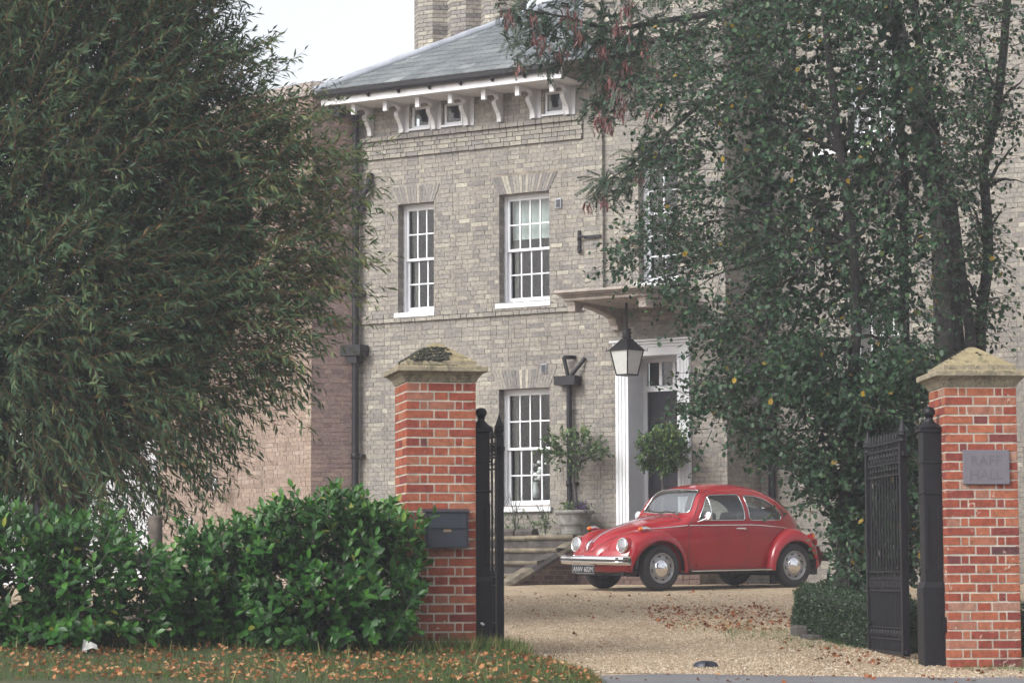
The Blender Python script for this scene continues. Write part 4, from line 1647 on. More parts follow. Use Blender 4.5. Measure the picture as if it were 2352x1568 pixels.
OUT = {1: outline3(DOORP, 'side', 1), 2: outline3(DOORP, 'side', -1), 3: outline3(DWIN, 'side', 1), 4: outline3(DWIN, 'side', -1), 5: outline3(QWIN, 'side', 1), 6: outline3(QWIN, 'side', -1),
       7: outline3(SCRN, 'front'), 8: outline3(RWN, 'rear')}
vk_in = {}
for k in OUT:
    fi = kind == k if k > 2 else np.isin(kind, (k, k + 2))
    vin = np.zeros(len(V2), bool)
    vin[F2[fi].ravel()] = True
    vout = np.zeros(len(V2), bool)
    vout[F2[~fi].ravel()] = True
    bd = np.where(vin & vout)[0]
    O_ = OUT[k]
    d = ((V2[bd][:, None] - O_[None]) ** 2).sum(-1)
    V2[bd] = O_[d.argmin(1)]


def sub(name, k, mat, parent, offs=0.0, smooth=True):
    f = F2[np.isin(kind, k)]
    used, inv = np.unique(f.ravel(), return_inverse=True)
    vv = V2[used].copy()
    me = np_mesh(name, vv, inv.reshape(-1, 4), smooth=smooth)
    if offs:
        me.update()
        nr = np.zeros((len(used), 3), np.float32)
        me.vertices.foreach_get('normal', nr.ravel()) if False else None
        nr = np.array([v_.normal[:] for v_ in me.vertices])
        me.vertices.foreach_set('co', (vv + nr * offs).astype(np.float32).ravel())
        me.update()
    return link(name, me, mat, parent)


body = sub('body', [0], M['red'], car)
hood = sub('bonnet', [9], M['red'], car)
lid_ = sub('engine_lid', [10], M['red'], car)
dL = sub('door', [1], M['red'], car)
dR = sub('door', [2], M['red'], car)
gl = [sub('window_glass', [3], M['carglass'], dL, -.004), sub('window_glass', [4], M['carglass'], dR, -.004), sub('quarter_glass', [5], M['carglass'], car, -.004),
      sub('quarter_glass', [6], M['carglass'], car, -.004), sub('windscreen', [7], M['carscreen'], car, -.004), sub('rear_glass', [8], M['carglass'], car, -.004)]
sub('cabin_lining', [0, 1, 2, 9, 10], M['lining'], car, .03)
# rims of the window openings, panel gaps
for k, par, mt_, r in ((3, dL, 'chrome', .009), (4, dR, 'chrome', .009), (5, car, 'chrome', .009), (6, car, 'chrome', .009), (7, car, 'chrome', .011), (8, car, 'chrome', .009)):
    P = OUT[k]
    P = np.vstack([P, P[:2]])
    cn_ = P.mean(0)
    MB().tube(P[::3], r * .62, 6, cap=False).build('window_trim', M[mt_], par)
    Q = P + (P - cn_) * .022
    if k != 7:
        MB().tube(Q[::3] - np.array([0, np.sign(cn_[1]) * .006 if k < 7 else 0, 0]), r * .7, 6, cap=False).build('window_seal', M['trim'], par)
    else:
        MB().tube(Q[::3] - np.array([.006, 0, 0]), r * .8, 6, cap=False).build('window_seal', M['trim'], par)
for k, par in ((1, dL), (2, dR)):
    P = OUT[k].copy()
    P[:, 1] -= np.sign(P[:, 1]) * .0015
    MB().tube(np.vstack([P[::4], P[:1]]), .0042, 5, cap=False).build('door_seam', M['trim'], par)
hs_x = np.linspace(.72, 1.93, 40)
hh_ = np.interp(hs_x, [.70, 1.1, 1.5, 1.8, 1.93], [.56, .43, .31, .20, .10])
for s in (1, -1):
    MB().tube([(x, s * h, float(top_z(x, h)) - .001) for x, h in zip(hs_x, hh_)], .005, 5).build('bonnet_seam', M['trim'], hood)
MB().tube([(.705, y, float(top_z(.705, abs(y)))) for y in np.linspace(-.55, .55, 24)], .005, 5).build('bonnet_seam', M['trim'], hood)
MB().tube([(x, 0, float(zt(x)) + .004) for x in np.linspace(.85, 1.86, 24)], .010, 6).build('bonnet_trim', M['chrome'], hood)
MB().tube([(1.86, 0, .70), (1.915, 0, .665), (1.945, 0, .61), (1.95, 0, .555)], [.014, .02, .017, .010], 8).build('bonnet_handle', M['chrome'], hood)
# embossed swage lines either side of the bonnet nose
for s in (1, -1):
    MB().tube([(x, s * y, float(top_z(x, y)) + .001) for x, y in ((1.935, .045), (1.925, .08), (1.905, .13), (1.86, .19), (1.78, .25), (1.6, .32))], .006, 5).build('swage_line', M['red'], hood)
# belt trim and handles
for s, par in ((1, dL), (-1, dR)):
    for x0, x1, pr in ((.66, -.355, par), (-.368, -1.18, car), (1.30, .685, car)):
        X = np.linspace(x0, x1, 18)
        Z = np.where(X > -.37, .905, .905 - .055 * ((-.37 - X) / .8) ** 1.6)
        if x0 > 1:
            Z = np.interp(X, [.685, 1.30], [.905, .845])
        MB().tube([(x, s * (float(side_y(np.array(x), np.array(z))) + .003), z) for x, z in zip(X, Z)], .0085 if x0 < 1 else .010, 6).build('belt_trim', M['chrome'], pr)
    y = float(side_y(np.array(-.23), np.array(.85))) + .012
    MB().tube([(-.14, s * y, .853), (-.17, s * (y + .016), .856), (-.27, s * (y + .016), .856), (-.31, s * y, .854)], [.006, .012, .013, .008], 8).box(-.31, -.27, s * y - .02, s * y + .012, .84, .868).build('door_handle', M['chrome'], par)
    X = .285
    MB().tube([(X, s * (float(side_y(np.array(X), np.array(z))) + .002), z) for z in np.linspace(.975, 1.30, 8)], .009, 6).build('quarterlight_bar', M['chrome'], par)
    yv = float(side_y(np.array(-1.12), np.array(1.06)))
    MB().tube([(-1.10, s * (float(side_y(np.array(-1.10), np.array(1.14))) + .002), 1.14), (-1.135, s * (float(side_y(np.array(-1.135), np.array(1.07))) + .002), 1.07), (-1.135, s * (float(side_y(np.array(-1.135), np.array(.99))) + .002), .99)], .013, 6).build('air_vent', M['trim'], car)
    # mirror
    ym = float(side_y(np.array(.50), np.array(.97)))
    MB().tube([(.53, s * ym, .955), (.52, s * (ym + .05), .965), (.47, s * (ym + .12), 1.0)], .009, 6).build('mirror_arm', M['chrome'], par)
    Tm = Matrix.Translation((.45, s * (ym + .14), 1.035)) @ Matrix.Rotation(math.radians(80), 4, 'Y')
    MB().lathe([(.001, -.045), (.045, -.035), (.066, -.005), (.068, .012), (.06, .014), (.001, .012)], 16, T=Tm).build('mirror', M['chrome'], par)
    # drip rail
    G = np.array([(.56, 1.045), (.43, 1.25), (.34, 1.36), (.22, 1.392), (-.33, 1.395), (-.62, 1.372), (-.85, 1.315), (-1.05, 1.215), (-1.18, 1.10)])
    MB().tube([(g[0], s * (float(side_y(np.array(g[0]), np.array(min(g[1], float(zt(g[0])) - .03)))) + .004), g[1]) for g in G], .008, 6).build('drip_rail', M['red'], car)


# fenders
def fender(xc, Ro, Ri, yin, yout, t0, t1, s, name):
    T_ = np.radians(np.linspace(t0, t1, 56))
    deg = np.degrees(T_)
    ph = np.linspace(0, math.pi / 2, 18)
    ro = curve(Ro)(deg)
    ri = np.interp(deg, *zip(*Ri))
    yo = np.interp(deg, *zip(*yout))
    V, F = [], []
    for k in range(len(T_)):
        x_in = xc + ro[k] * math.cos(T_[k])
        yi = np.interp(x_in, *zip(*sorted(yin)))
        r = ri[k] + (ro[k] - ri[k]) * np.cos(ph) ** .86
        y = yi + (yo[k] - yi) * np.sin(ph) ** .92
        r = np.concatenate([[ro[k] * .74, ro[k] * .93], r, [ri[k] - .004, ri[k] + .012]])
        y = np.concatenate([[yi - .10, yi - .035], y, [yo[k] - .012, yo[k] - .04]])
        for rr_, yy in zip(r, y):
            V.append((xc + rr_ * math.cos(T_[k]), s * yy, .31 + rr_ * math.sin(T_[k])))
    n = 22
    for k in range(len(T_) - 1):
        for j in range(n - 1):
            q = (k * n + j, k * n + j + 1, (k + 1) * n + j + 1, (k + 1) * n + j)
            F.append(q if s < 0 else q[::-1])
    return link(name, np_mesh(name, V, F, smooth=True), M['red'], car)


FRo = [(-4, .575), (10, .60), (26, .645), (36, .66), (46, .645), (62, .595), (82, .548), (100, .535), (116, .53), (135, .515), (158, .50), (178, .505), (188, .53)]
FRi = [(-4, .46), (25, .43), (60, .395), (90, .385), (140, .385), (188, .40)]
BIN = [(2.2, .16), (1.9, .22), (1.7, .335), (1.5, .40), (1.25, .48), (1.0, .555), (.8, .61), (.6, .65)]
FYO = [(-4, .66), (12, .70), (30, .735), (55, .765), (110, .775), (150, .77), (188, .745)]
RRo = [(-8, .475), (10, .462), (25, .465), (52, .49), (73, .52), (93, .545), (117, .56), (134, .575), (152, .59), (169, .605), (184, .61)]
RRi = [(-8, .385), (25, .365), (60, .36), (100, .365), (140, .38), (165, .40), (184, .42)]
RIN = [(-.6, .66), (-.73, .655), (-.9, .62), (-1.2, .56), (-1.5, .44), (-1.7, .34), (-1.9, .24)]
RYO = [(-8, .765), (20, .775), (90, .775), (130, .765), (160, .735), (184, .70)]
for s in (1, -1):
    ff = fender(1.2, FRo, FRi, BIN, FYO, -4, 188, s, 'fender')
    rf = fender(-1.2, RRo, RRi, RIN, RYO, -8, 184, s, 'fender')
    # dark wheel arches
    for xc, r_, a0, a1 in ((1.2, .43, 0, 185), (-1.2, .40, -5, 182)):
        q = MB()
        A_ = np.radians(np.linspace(a0, a1, 24))
        VV = [(xc + r_ * math.cos(a_), s * y, .31 + r_ * math.sin(a_)) for a_ in A_ for y in (.36, .735)]
        q.add(VV, [(2 * k, 2 * k + 1, 2 * k + 3, 2 * k + 2) for k in range(23)])
        q.add([(xc, s * .36, .31)] + [(xc + r_ * math.cos(a_), s * .36, .31 + r_ * math.sin(a_)) for a_ in A_], [(0, k + 1, k + 2) for k in range(23)])
        q.build('wheel_arch', M['trim'], car)
    # headlamp: bucket, ring, lens
    hx, hy, hz = 1.735, .545, .632
    Th = Matrix.Translation((hx, s * hy, hz)) @ Matrix.Rotation(math.radians(90 - 7), 4, 'Y')
    hl = MB().lathe([(.122, -.16), (.118, -.06), (.110, .0), (.104, .012)], 24, T=Th).build('headlight', M['red'], car)
    MB().lathe([(.112, .0), (.114, .016), (.106, .032), (.092, .034), (.088, .026)], 28, T=Th).build('headlight_ring', M['chrome'], hl)
    MB().lathe([(.001, .040), (.04, .039), (.07, .034), (.089, .026)], 24, T=Th).build('headlight_lens', M['lens'], hl)
    # indicator on the fender
    ix, iy = 1.42, .61
    iz = .848
    q = MB().tube([(ix - .10, s * iy, iz + .012), (ix - .03, s * iy, iz + .024), (ix + .04, s * iy, iz + .016)], [.018, .032, .030], 10).build('indicator', M['chrome'], car)
    MB().tube([(ix + .035, s * iy, iz + .017), (ix + .075, s * iy, iz + .008), (ix + .09, s * iy, iz + .004)], [.0295, .027, .006], 10).build('indicator_lens', M['amber'], q)
    # tail lamp
    q = MB().tube([(-1.56, s * .60, .70), (-1.64, s * .60, .685)], [.062, .055], 12).build('tail_light', M['red'], car)
    MB().lathe([(.05, -.0), (.052, .035), (.036, .055), (.001, .06)], 16, T=Matrix.Translation((-1.61, s * .60, .728)) @ Matrix.Rotation(math.radians(-115), 4, 'Y') @ Matrix.Scale(1.15, 4, (1, 0, 0))).build('tail_lens', M['amber'], q)
    MB().lathe([(.05, 0), (.052, .035), (.036, .055), (.001, .06)], 16, T=Matrix.Translation((-1.655, s * .60, .645)) @ Matrix.Rotation(math.radians(-105), 4, 'Y') @ Matrix.Scale(1.15, 4, (1, 0, 0))).build('tail_lens', M['rear_red'], q)
    # running board
    q = MB().box(-.76, .72, min(s * .60, s * .765), max(s * .60, s * .765), .255, .285).build('running_board', M['trim'], car, .008)
    MB().box(-.745, .705, min(s * .766, s * .774), max(s * .766, s * .774), .262, .275).build('running_board_trim', M['chrome'], q)

# bumpers
for xf, sg, nm in ((1.99, 1, 'front_bumper'), (-2.02, -1, 'rear_bumper')):
    Y = np.linspace(-.77, .77, 41)
    X = xf - sg * (.10 * (Y / .77) ** 2 + .12 * np.clip((np.abs(Y) - .62) / .15, 0, 1) ** 2.2)
    pfb = [(0, .365), (.022, .372), (.036, .388), (.040, .41), (.036, .418), (.036, .442), (.040, .45), (.036, .472), (.022, .486), (0, .492), (-.012, .46), (-.012, .40)]
    V, F = [], []
    n = len(pfb)
    for x, y in zip(X, Y):
        nx_ = 1.0
        for d_, z in pfb:
            V.append((x + sg * d_, y, z))
    for k in range(40):
        for j in range(n):
            F.append((k * n + j, k * n + (j + 1) % n, (k + 1) * n + (j + 1) % n, (k + 1) * n + j))
    bm = link('bumper', np_mesh('bumper', V, F, smooth=False), M['chrome'], car)
    MB().tube([(x + sg * .0385, y, .43) for x, y in zip(X, Y)], .0105, 6).build('bumper_strip', M['trim'], bm)
    MB().box(min(xf - sg * .25, xf - sg * .01), max(xf - sg * .25, xf - sg * .01), .42, .46, .40, .46).box(min(xf - sg * .25, xf - sg * .01), max(xf - sg * .25, xf - sg * .01), -.46, -.42, .40, .46).build('bumper_bracket', M['trim'], bm)
# front apron below the bonnet
ap = []
for y in np.linspace(-.66, .66, 31):
    x = 1.92 - .17 * (abs(y) / .66) ** 2.2
    ap.append([(x - .05, y, .56), (x + .0, y, .46), (x, y, .36), (x - .05, y, .275), (x - .2, y, .25)])
V = [p for r in ap for p in r]
F = [(k * 5 + j, (k + 1) * 5 + j, (k + 1) * 5 + j + 1, k * 5 + j + 1) for k in range(30) for j in range(4)]
link('front_apron', np_mesh('front_apron', V, F, smooth=True), M['red'], car)
ap = []
for y in np.linspace(-.62, .62, 31):
    x = -1.95 + .15 * (abs(y) / .62) ** 2.2
    ap.append([(x + .05, y, .58), (x, y, .48), (x, y, .36), (x + .05, y, .28), (x + .2, y, .26)])
V = [p for r in ap for p in r]
F = [(k * 5 + j, k * 5 + j + 1, (k + 1) * 5 + j + 1, (k + 1) * 5 + j) for k in range(30) for j in range(4)]
link('rear_apron', np_mesh('rear_apron', V, F, smooth=True), M['red'], car)
MB().box(-1.75, 1.75, -.58, .58, .22, .30).box(.9, 1.5, -.55, .55, .20, .34).box(-1.9, -1.0, -.4, .4, .17, .34).build('underbody', M['trim'], car)
# number plate
np_ = MB().box(0, .012, -.26, .26, -.056, .056).build('number_plate', M['plate'], car)
np_.location = (2.0, -.02, .305)
MB().box(.0121, .0135, -.262, .262, -.058, -.054).box(.0121, .0135, -.262, .262, .054, .058).box(.0121, .0135, -.262, -.258, -.054, .054).box(.0121, .0135, .258, .262, -.054, .054).build('plate_border', M['letter_w'], np_)
lettering('ANW 602M', .104, M['letter_w'], np_, (.0135, .0, -.037), (math.pi / 2, 0, math.pi / 2), 'lettering', .001, .90, .0)
# wipers
for y0, y1 in ((.02, -.40), (.40, .02)):
    base = Vector((.655, y0, float(top_z(.655, abs(y0))) + .015))
    tip = Vector((.575, y1, 1.105))
    mid = base.lerp(tip, .45) + Vector((.02, 0, .01))
    q = MB().tube([base - Vector((0, 0, .02)), base, mid], [.012, .010, .005], 6)
    q.tube([(mid.x + .006, mid.y + .2, mid.z - .0), mid, (tip.x + .008, tip.y, tip.z + .004)], .006, 6)
    q.build('wiper', M['trim'], car)
for y in (.30, .50):
    MB().ball((.72, y, float(top_z(.72, y)) + .006), .012, 8).build('washer_jet', M['trim'], car)

# wheels
for xw, s in ((1.2, 1), (1.2, -1), (-1.2, 1), (-1.2, -1)):
    yw = s * .655
    steer = 0.0
    Tw = Matrix.Translation((xw, yw, .318)) @ Matrix.Rotation(-s * math.pi / 2, 4, 'X')
    wh = MB().lathe([(.205, -.075), (.25, -.085), (.29, -.078), (.311, -.06), (.318, -.03), (.318, .03), (.311, .06), (.29, .078), (.25, .085), (.212, .075), (.205, .06)], 44, T=Tw).build('wheel', M['rubber'], car)
    MB().lathe([(.212, .072), (.208, .082), (.198, .080), (.190, .062), (.182, .05), (.165, .055), (.135, .070), (.11, .066), (.02, .06)], 40, T=Tw).build('rim', M['steel'], wh)
    q = MB()
    for k in range(8):
        a_ = k * math.pi / 4 + .2
        q.lathe([(.001, 0), (.0165, .0)], 10, T=Tw @ Matrix.Rotation(a_, 4, 'Z') @ Matrix.Translation((.158, 0, .0608)) @ Matrix.Scale(1.7, 4, (0, 1, 0)), smooth=False)
    q.build('rim_slot', M['trim'], wh)
    MB().lathe([(.122, .064), (.125, .072), (.118, .080), (.095, .098), (.06, .110), (.03, .114), (.026, .118), (.001, .119)], 36, T=Tw).build('hubcap', M['chrome'], wh)

# cabin: seats, wheel, dashboard, floor
MB().box(-1.3, .62, -.60, .60, .33, .36).box(.52, .64, -.60, .60, .72, 1.0).build('dashboard', M['trim'], car)
for s in (1, -1):
    st = MB().box(-.20, .30, s * .33 - .24, s * .33 + .24, .42, .60).build('seat', M['cloth'], car, .05)
    q = MB().box(-.07, .07, -.23, .23, 0, .60, Matrix.Translation((-.25, s * .33, .50)) @ Matrix.Rotation(math.radians(-14), 4, 'Y')).build('backrest', M['cloth'], st, .05)
MB().box(-1.10, -.62, -.55, .55, .45, .66).box(-1.2, -1.06, -.52, .52, .6, 1.08).build('rear_seat', M['cloth'], car, .05)
Ts = Matrix.Translation((.30, -.33, .98)) @ Matrix.Rotation(math.radians(65), 4, 'Y')
MB().tube([Ts @ Vector((.19 * math.cos(a_), .19 * math.sin(a_), 0)) for a_ in np.linspace(0, 2 * math.pi, 25)], .012, 6).tube([Ts @ Vector((0, -.18, 0)), Ts @ Vector((0, .18, 0))], .01, 6).tube([Ts @ Vector((0, 0, 0)), (.6, -.33, .8)], .018, 6).build('steering_wheel', M['trim'], car)
MB().tube([(.36, 0, 1.40), (.34, 0, 1.36)], .008, 6).box(.325, .34, -.11, .11, 1.33, 1.38).build('inner_mirror', M['trim'], car)

# ------------------------------------------------------------------ vegetation
WILLOW = [(0, (.017, .042, .025)), (.35, (.038, .080, .042)), (.65, (.078, .128, .058)), (.88, (.145, .185, .070)), (.94, (.12, .11, .035)), (1, (.15, .06, .026))]
LAUREL = [(0, (.010, .042, .010)), (.4, (.028, .105, .017)), (.75, (.072, .185, .024)), (.93, (.18, .29, .038)), (1, (.20, .22, .035))]
BROAD = [(0, (.010, .030, .015)), (.4, (.023, .058, .028)), (.75, (.045, .096, .042)), (.93, (.085, .145, .050)), (.965, (.09, .12, .03)), (.975, (.30, .19, .02)), (1, (.36, .25, .03))]
LOCUST = [(0, (.011, .032, .019)), (.5, (.021, .058, .029)), (.85, (.042, .088, .032)), (1, (.12, .14, .04))]
BOXH = [(0, (.008, .018, .009)), (.4, (.016, .036, .014)), (.75, (.032, .066, .020)), (1, (.08, .11, .030))]
BAY = [(0, (.018, .040, .016)), (.5, (.042, .092, .028)), (.85, (.095, .165, .042)), (1, (.18, .25, .07))]
for nm, st_, kw in (('willow', WILLOW, dict(rough=.55, trans=.3, spec=.2)), ('laurel', LAUREL, dict(rough=.38, trans=.2, spec=.38)), ('broad', BROAD, dict(rough=.45, trans=.22, spec=.3)),
                    ('locust', LOCUST, dict(rough=.5, trans=.3)), ('boxh', BOXH, dict(rough=.45, trans=.2)), ('bay', BAY, dict(rough=.4, trans=.2))):
    M[nm] = leaf_mat(nm + '_leaf', st_, **kw)
    M[nm + '_o'] = leaf_mat(nm + '_leaf_single', st_, True, **kw)
FALLEN = [(0, (.11, .038, .018)), (.3, (.24, .082, .034)), (.6, (.34, .15, .068)), (.85, (.42, .23, .12)), (1, (.45, .31, .16))]
M['fallen'] = leaf_mat('fallen_leaf', FALLEN, rough=.8, trans=.12, spec=.2)
M['fallen_o'] = leaf_mat('fallen_leaf_single', FALLEN, True, rough=.8, trans=.12, spec=.2)
M['grass'] = leaf_mat('grass_blade', [(0, (.035, .070, .020)), (.5, (.068, .120, .032)), (.8, (.12, .165, .052)), (1, (.24, .21, .09))], rough=.6, trans=.3, spec=.2)
M['pod'] = simple('brown_pod', (.115, .034, .030), .6, var=.4, scale=20)
M['flower_w'] = simple('white_petal', (.72, .72, .70), .7, var=.05)
M['flower_p'] = simple('purple_petal', (.06, .03, .09), .7, var=.3)

# leaf shapes: x along the leaf, y across, z up
NARROW = (np.array([(0, 0, 0), (.35, -.095, .02), (.38, 0, -.015), (.35, .095, .02), (.72, -.07, -.02), (.74, 0, -.055), (.72, .07, -.02), (1, 0, -.12)]),
          np.array([(0, 1, 2), (0, 2, 3), (1, 4, 5), (1, 5, 2), (2, 5, 6), (2, 6, 3), (4, 7, 5), (5, 7, 6)]))
NARROW4 = (np.array([(0, 0, 0), (.45, -.115, .01), (.48, 0, -.03), (.45, .115, .01), (1, 0, -.12)]), np.array([(0, 1, 2), (0, 2, 3), (1, 4, 2), (2, 4, 3)]))
OVAL = (np.array([(0, 0, 0), (.28, -.19, .05), (.3, 0, 0), (.28, .19, .05), (.66, -.23, .03), (.68, 0, -.035), (.66, .23, .03), (1, 0, -.10)]), NARROW[1])
ROUND = (np.array([(0, 0, 0), (.30, -.30, .05), (.5, 0, -.03), (.30, .30, .05), (.72, -.30, .01), (.72, .30, .01), (1, 0, -.08)]),
         np.array([(0, 1, 2), (0, 2, 3), (1, 4, 2), (2, 5, 3), (4, 6, 2), (2, 6, 5)]))
SMALL = (np.array([(0, 0, 0), (.5, -.28, .04), (.5, .28, .04), (1, 0, -.03)]), np.array([(0, 1, 2), (1, 3, 2)]))
CRISP = (np.array([(0, 0, 0), (.25, -.32, .16), (.5, 0, .02), (.25, .34, .10), (.6, -.42, .20), (.75, -.12, .05), (.7, .40, .22), (.8, .1, .06), (1.05, 0, .2)]),
         np.array([(0, 1, 2), (0, 2, 3), (1, 4, 2), (4, 5, 2), (2, 6, 3), (2, 7, 6), (2, 5, 8), (2, 8, 7)]))


def leaf_frames(pos_, dirs, nrm, size):
    x = unit(dirs)
    z = nrm - (nrm * x).sum(1, keepdims=True) * x
    z = unit(z + 1e-6)
    y = np.cross(z, x)
    return x, y, z


def leaf_mesh(name, tm, pos_, dirs, nrm, size, tint, smooth=True):
    x, y, z = leaf_frames(pos_, dirs, nrm, size)
    tv, tf = tm
    V = pos_[:, None] + size[:, None, None] * (tv[None, :, 0:1] * x[:, None] + tv[None, :, 1:2] * y[:, None] + tv[None, :, 2:3] * z[:, None])
    F = (tf[None] + (np.arange(len(pos_)) * len(tv))[:, None, None]).reshape(-1, 3)
    return np_mesh(name, V, F, np.repeat(tint, len(tf)), smooth)


def leaf_objects(name, tm, pos_, dirs, nrm, size, tint, mat, parent):
    x, y, z = leaf_frames(pos_, dirs, nrm, size)
    me = np_mesh(name, tm[0], tm[1], None, True)
    me.materials.append(mat)
    inv = parent.matrix_basis.inverted() if parent else Matrix()
    for i in range(len(pos_)):
        o = bpy.data.objects.new(name, me)
        COL.objects.link(o)
        o.parent = parent
        m = Matrix((x[i], y[i], z[i])).transposed().to_4x4() @ Matrix.Scale(float(size[i]), 4)
        m.translation = Vector(pos_[i])
        o.matrix_basis = inv @ m
        o.color = (float(tint[i]), 0, 0, 1)


def twig_mesh(name, P, rad):
    """P: n x k x 3 paths, three-sided tapering tubes"""
    n, k, _ = P.shape
    d = unit(np.gradient(P, axis=1))
    a = unit(np.cross(d, np.array([.31, .62, .72])))
    b = np.cross(d, a)
    rr_ = np.asarray(rad)[..., None] * np.linspace(1, .35, k)[None, :]
    rings = []
    for q in range(3):
        t_ = 2 * math.pi * q / 3
        rings.append(P + rr_[..., None] * (a * math.cos(t_) + b * math.sin(t_)))
    V = np.stack(rings, 2).reshape(-1, 3)
    F = []
    base = np.arange(n) * k * 3
    for s in range(k - 1):
        for q in range(3):
            q2 = (q + 1) % 3
            F.append(np.stack([base + s * 3 + q, base + s * 3 + q2, base + (s + 1) * 3 + q2, base + (s + 1) * 3 + q], 1))
    return np_mesh(name, V, np.concatenate(F), None, True)


def twig_paths(p, d, L, sag, k=5):
    s = np.linspace(0, 1, k)
    return p[:, None] + d[:, None] * (L[:, None] * s)[..., None] + np.array([0, 0, -1.0]) * (sag[:, None] * s ** 2)[..., None]


def along(P, per, jitter=.03):
    """points, tangents at `per` places on each path"""
    n, k, _ = P.shape
    s = np.linspace(.08, 1, per)[None] + rng.uniform(-jitter, jitter, (n, per))
    s = np.clip(s, .02, 1) * (k - 1)
    i = np.minimum(s.astype(int), k - 2)
    f = (s - i)[..., None]
    r = np.arange(n)[:, None]
    return P[r, i] * (1 - f) + P[r, i + 1] * f, unit(P[r, i + 1] - P[r, i])


def limbs(b, base, tips, r0, k=7, wob=.12):
    base = Vector(base)
    for tp in tips:
        tp = Vector(tp)
        L = (tp - base).length
        pts, rs = [], []
        for q in range(k):
            f = q / (k - 1)
            pt = base.lerp(tp, f)
            pt.z += L * .10 * math.sin(f * math.pi)
            if 0 < q < k - 1:
                pt += Vector((R.uniform(-wob, wob), R.uniform(-wob, wob), R.uniform(-wob, wob))) * L * .12
            pts.append(pt)
            rs.append(r0 * (1 - .82 * f))
        b.tube(pts, rs, 7)


# ---- willow on the left
wil = thing('willow_tree', 'big willow with narrow grey green leaves and russet twigs overhanging the laurels', 'tree', (-4.6, 26.6, .2))
POLY_W = [(-420, -260), (585, -260), (590, 30), (600, 130), (625, 215), (680, 235), (735, 240), (790, 290), (838, 350), (842, 430), (815, 520), (828, 600), (790, 680), (745, 750), (725, 810), (670, 860),
          (610, 890), (560, 950), (480, 1000), (410, 1060), (320, 1100), (200, 1120), (60, 1110), (-420, 1120)]
nT = 7000
q = sample_poly(POLY_W, nT)
edge = np.clip((q[:, 0] - 480) / 330, 0, 1)
keep = rng.random(nT) > edge * .62 + .35 * ((q[:, 0] > 470) & (q[:, 1] < 200))
q = q[keep]
n = len(q)
Yw = 26.6 + rng.normal(0, .55, n) * (1 - .4 * np.clip((q[:, 0] - 300) / 500, 0, 1)) + rng.choice([-1.0, 1.0], n) * rng.uniform(0, 1.4, n) * (1 - np.clip((q[:, 0] - 200) / 650, 0, 1))
off_ = 105 + 45 * edge[keep]
for poly_, c__ in (([(540, 120), (600, 150), (640, 235), (740, 245), (835, 350), (842, 430), (818, 520), (828, 620), (750, 760), (680, 840), (600, 880), (560, 820), (640, 700), (640, 520), (600, 380), (540, 260)], 400), ([(430, -160), (585, -160), (590, 60), (595, 200), (520, 230), (440, 120)], 260),
                   ([(590, 200), (650, 90), (660, 100), (700, 250), (600, 260)], 16)):
    q2 = sample_poly(poly_, c__)
    q = np.vstack([q, q2])
    off_ = np.concatenate([off_, np.full(c__, 100)])
    Yw = np.concatenate([Yw, 26.3 + rng.normal(0, .35, c__)])
n = len(q)
p0 = at(q[:, 0] - off_, q[:, 1] + 25, Yw)
cc = np.array([-4.8, 26.6, 3.2])
d = unit(p0 - cc) * np.array([1, .5, .55]) + np.array([.40, -.15, .28]) + rng.normal(0, .45, (n, 3))
low = np.clip((q[:, 1] - 750) / 350, 0, 1)
d[:, 2] -= low * .75
topf = np.clip((300 - q[:, 1]) / 300, 0, 1)
d[:, 2] += topf * .55
d = unit(d)
L = rng.uniform(.45, .95, n)
P = twig_paths(p0, d, L, rng.uniform(.04, .20, n) + .18 * low)
stuff(link('twigs', twig_mesh('twigs', P - np.array([-4.6, 26.6, .2]), np.full(n, .0030)), M['twig'], wil))
per = 20
lp_, lt = along(P, per)
lp_ = lp_.reshape(-1, 3)
lt = lt.reshape(-1, 3)
side = unit(np.cross(lt, rng.normal(0, 1, lt.shape)))
ld = unit(lt * .85 + side * .75 + np.array([0, 0, -.22]))
ln = unit(rng.normal(0, .6, lt.shape) + np.array([0, -.35, 1]))
ls = rng.uniform(.075, .135, len(lp_)) * np.where(lp_[:, 1] < 26, 1.05, .95)
ti = np.clip(rng.beta(2.2, 2.6, len(lp_)) * .9 + .05 + .26 * np.clip((1176 + 6000 * lp_[:, 0] / lp_[:, 1] - 500) / 300, 0, 1), 0, .9)  # paler tints towards the right fringe: its lit look put into leaf colour
rw = rng.random(len(lp_))
ti = np.where(rw < .012, .97, np.where(rw < .03, .92, ti))
dd = np.argsort(lp_[:, 1] + rng.uniform(0, .8, len(lp_)))
px_ = 1176 + 6000 * lp_[:, 0] / lp_[:, 1]
inframe = (px_ > 5)
sel_ = dd[inframe[dd]][:300]
msk = np.ones(len(lp_), bool)
msk[sel_] = False
base = np.array([-4.6, 26.6, .2])
stuff(link('foliage', leaf_mesh('foliage', NARROW4, (lp_ - base)[msk], ld[msk], ln[msk], ls[msk], ti[msk]), M['willow'], wil))
leaf_objects('leaf', NARROW, lp_[sel_], ld[sel_], ln[sel_], ls[sel_], ti[sel_], M['willow_o'], wil)
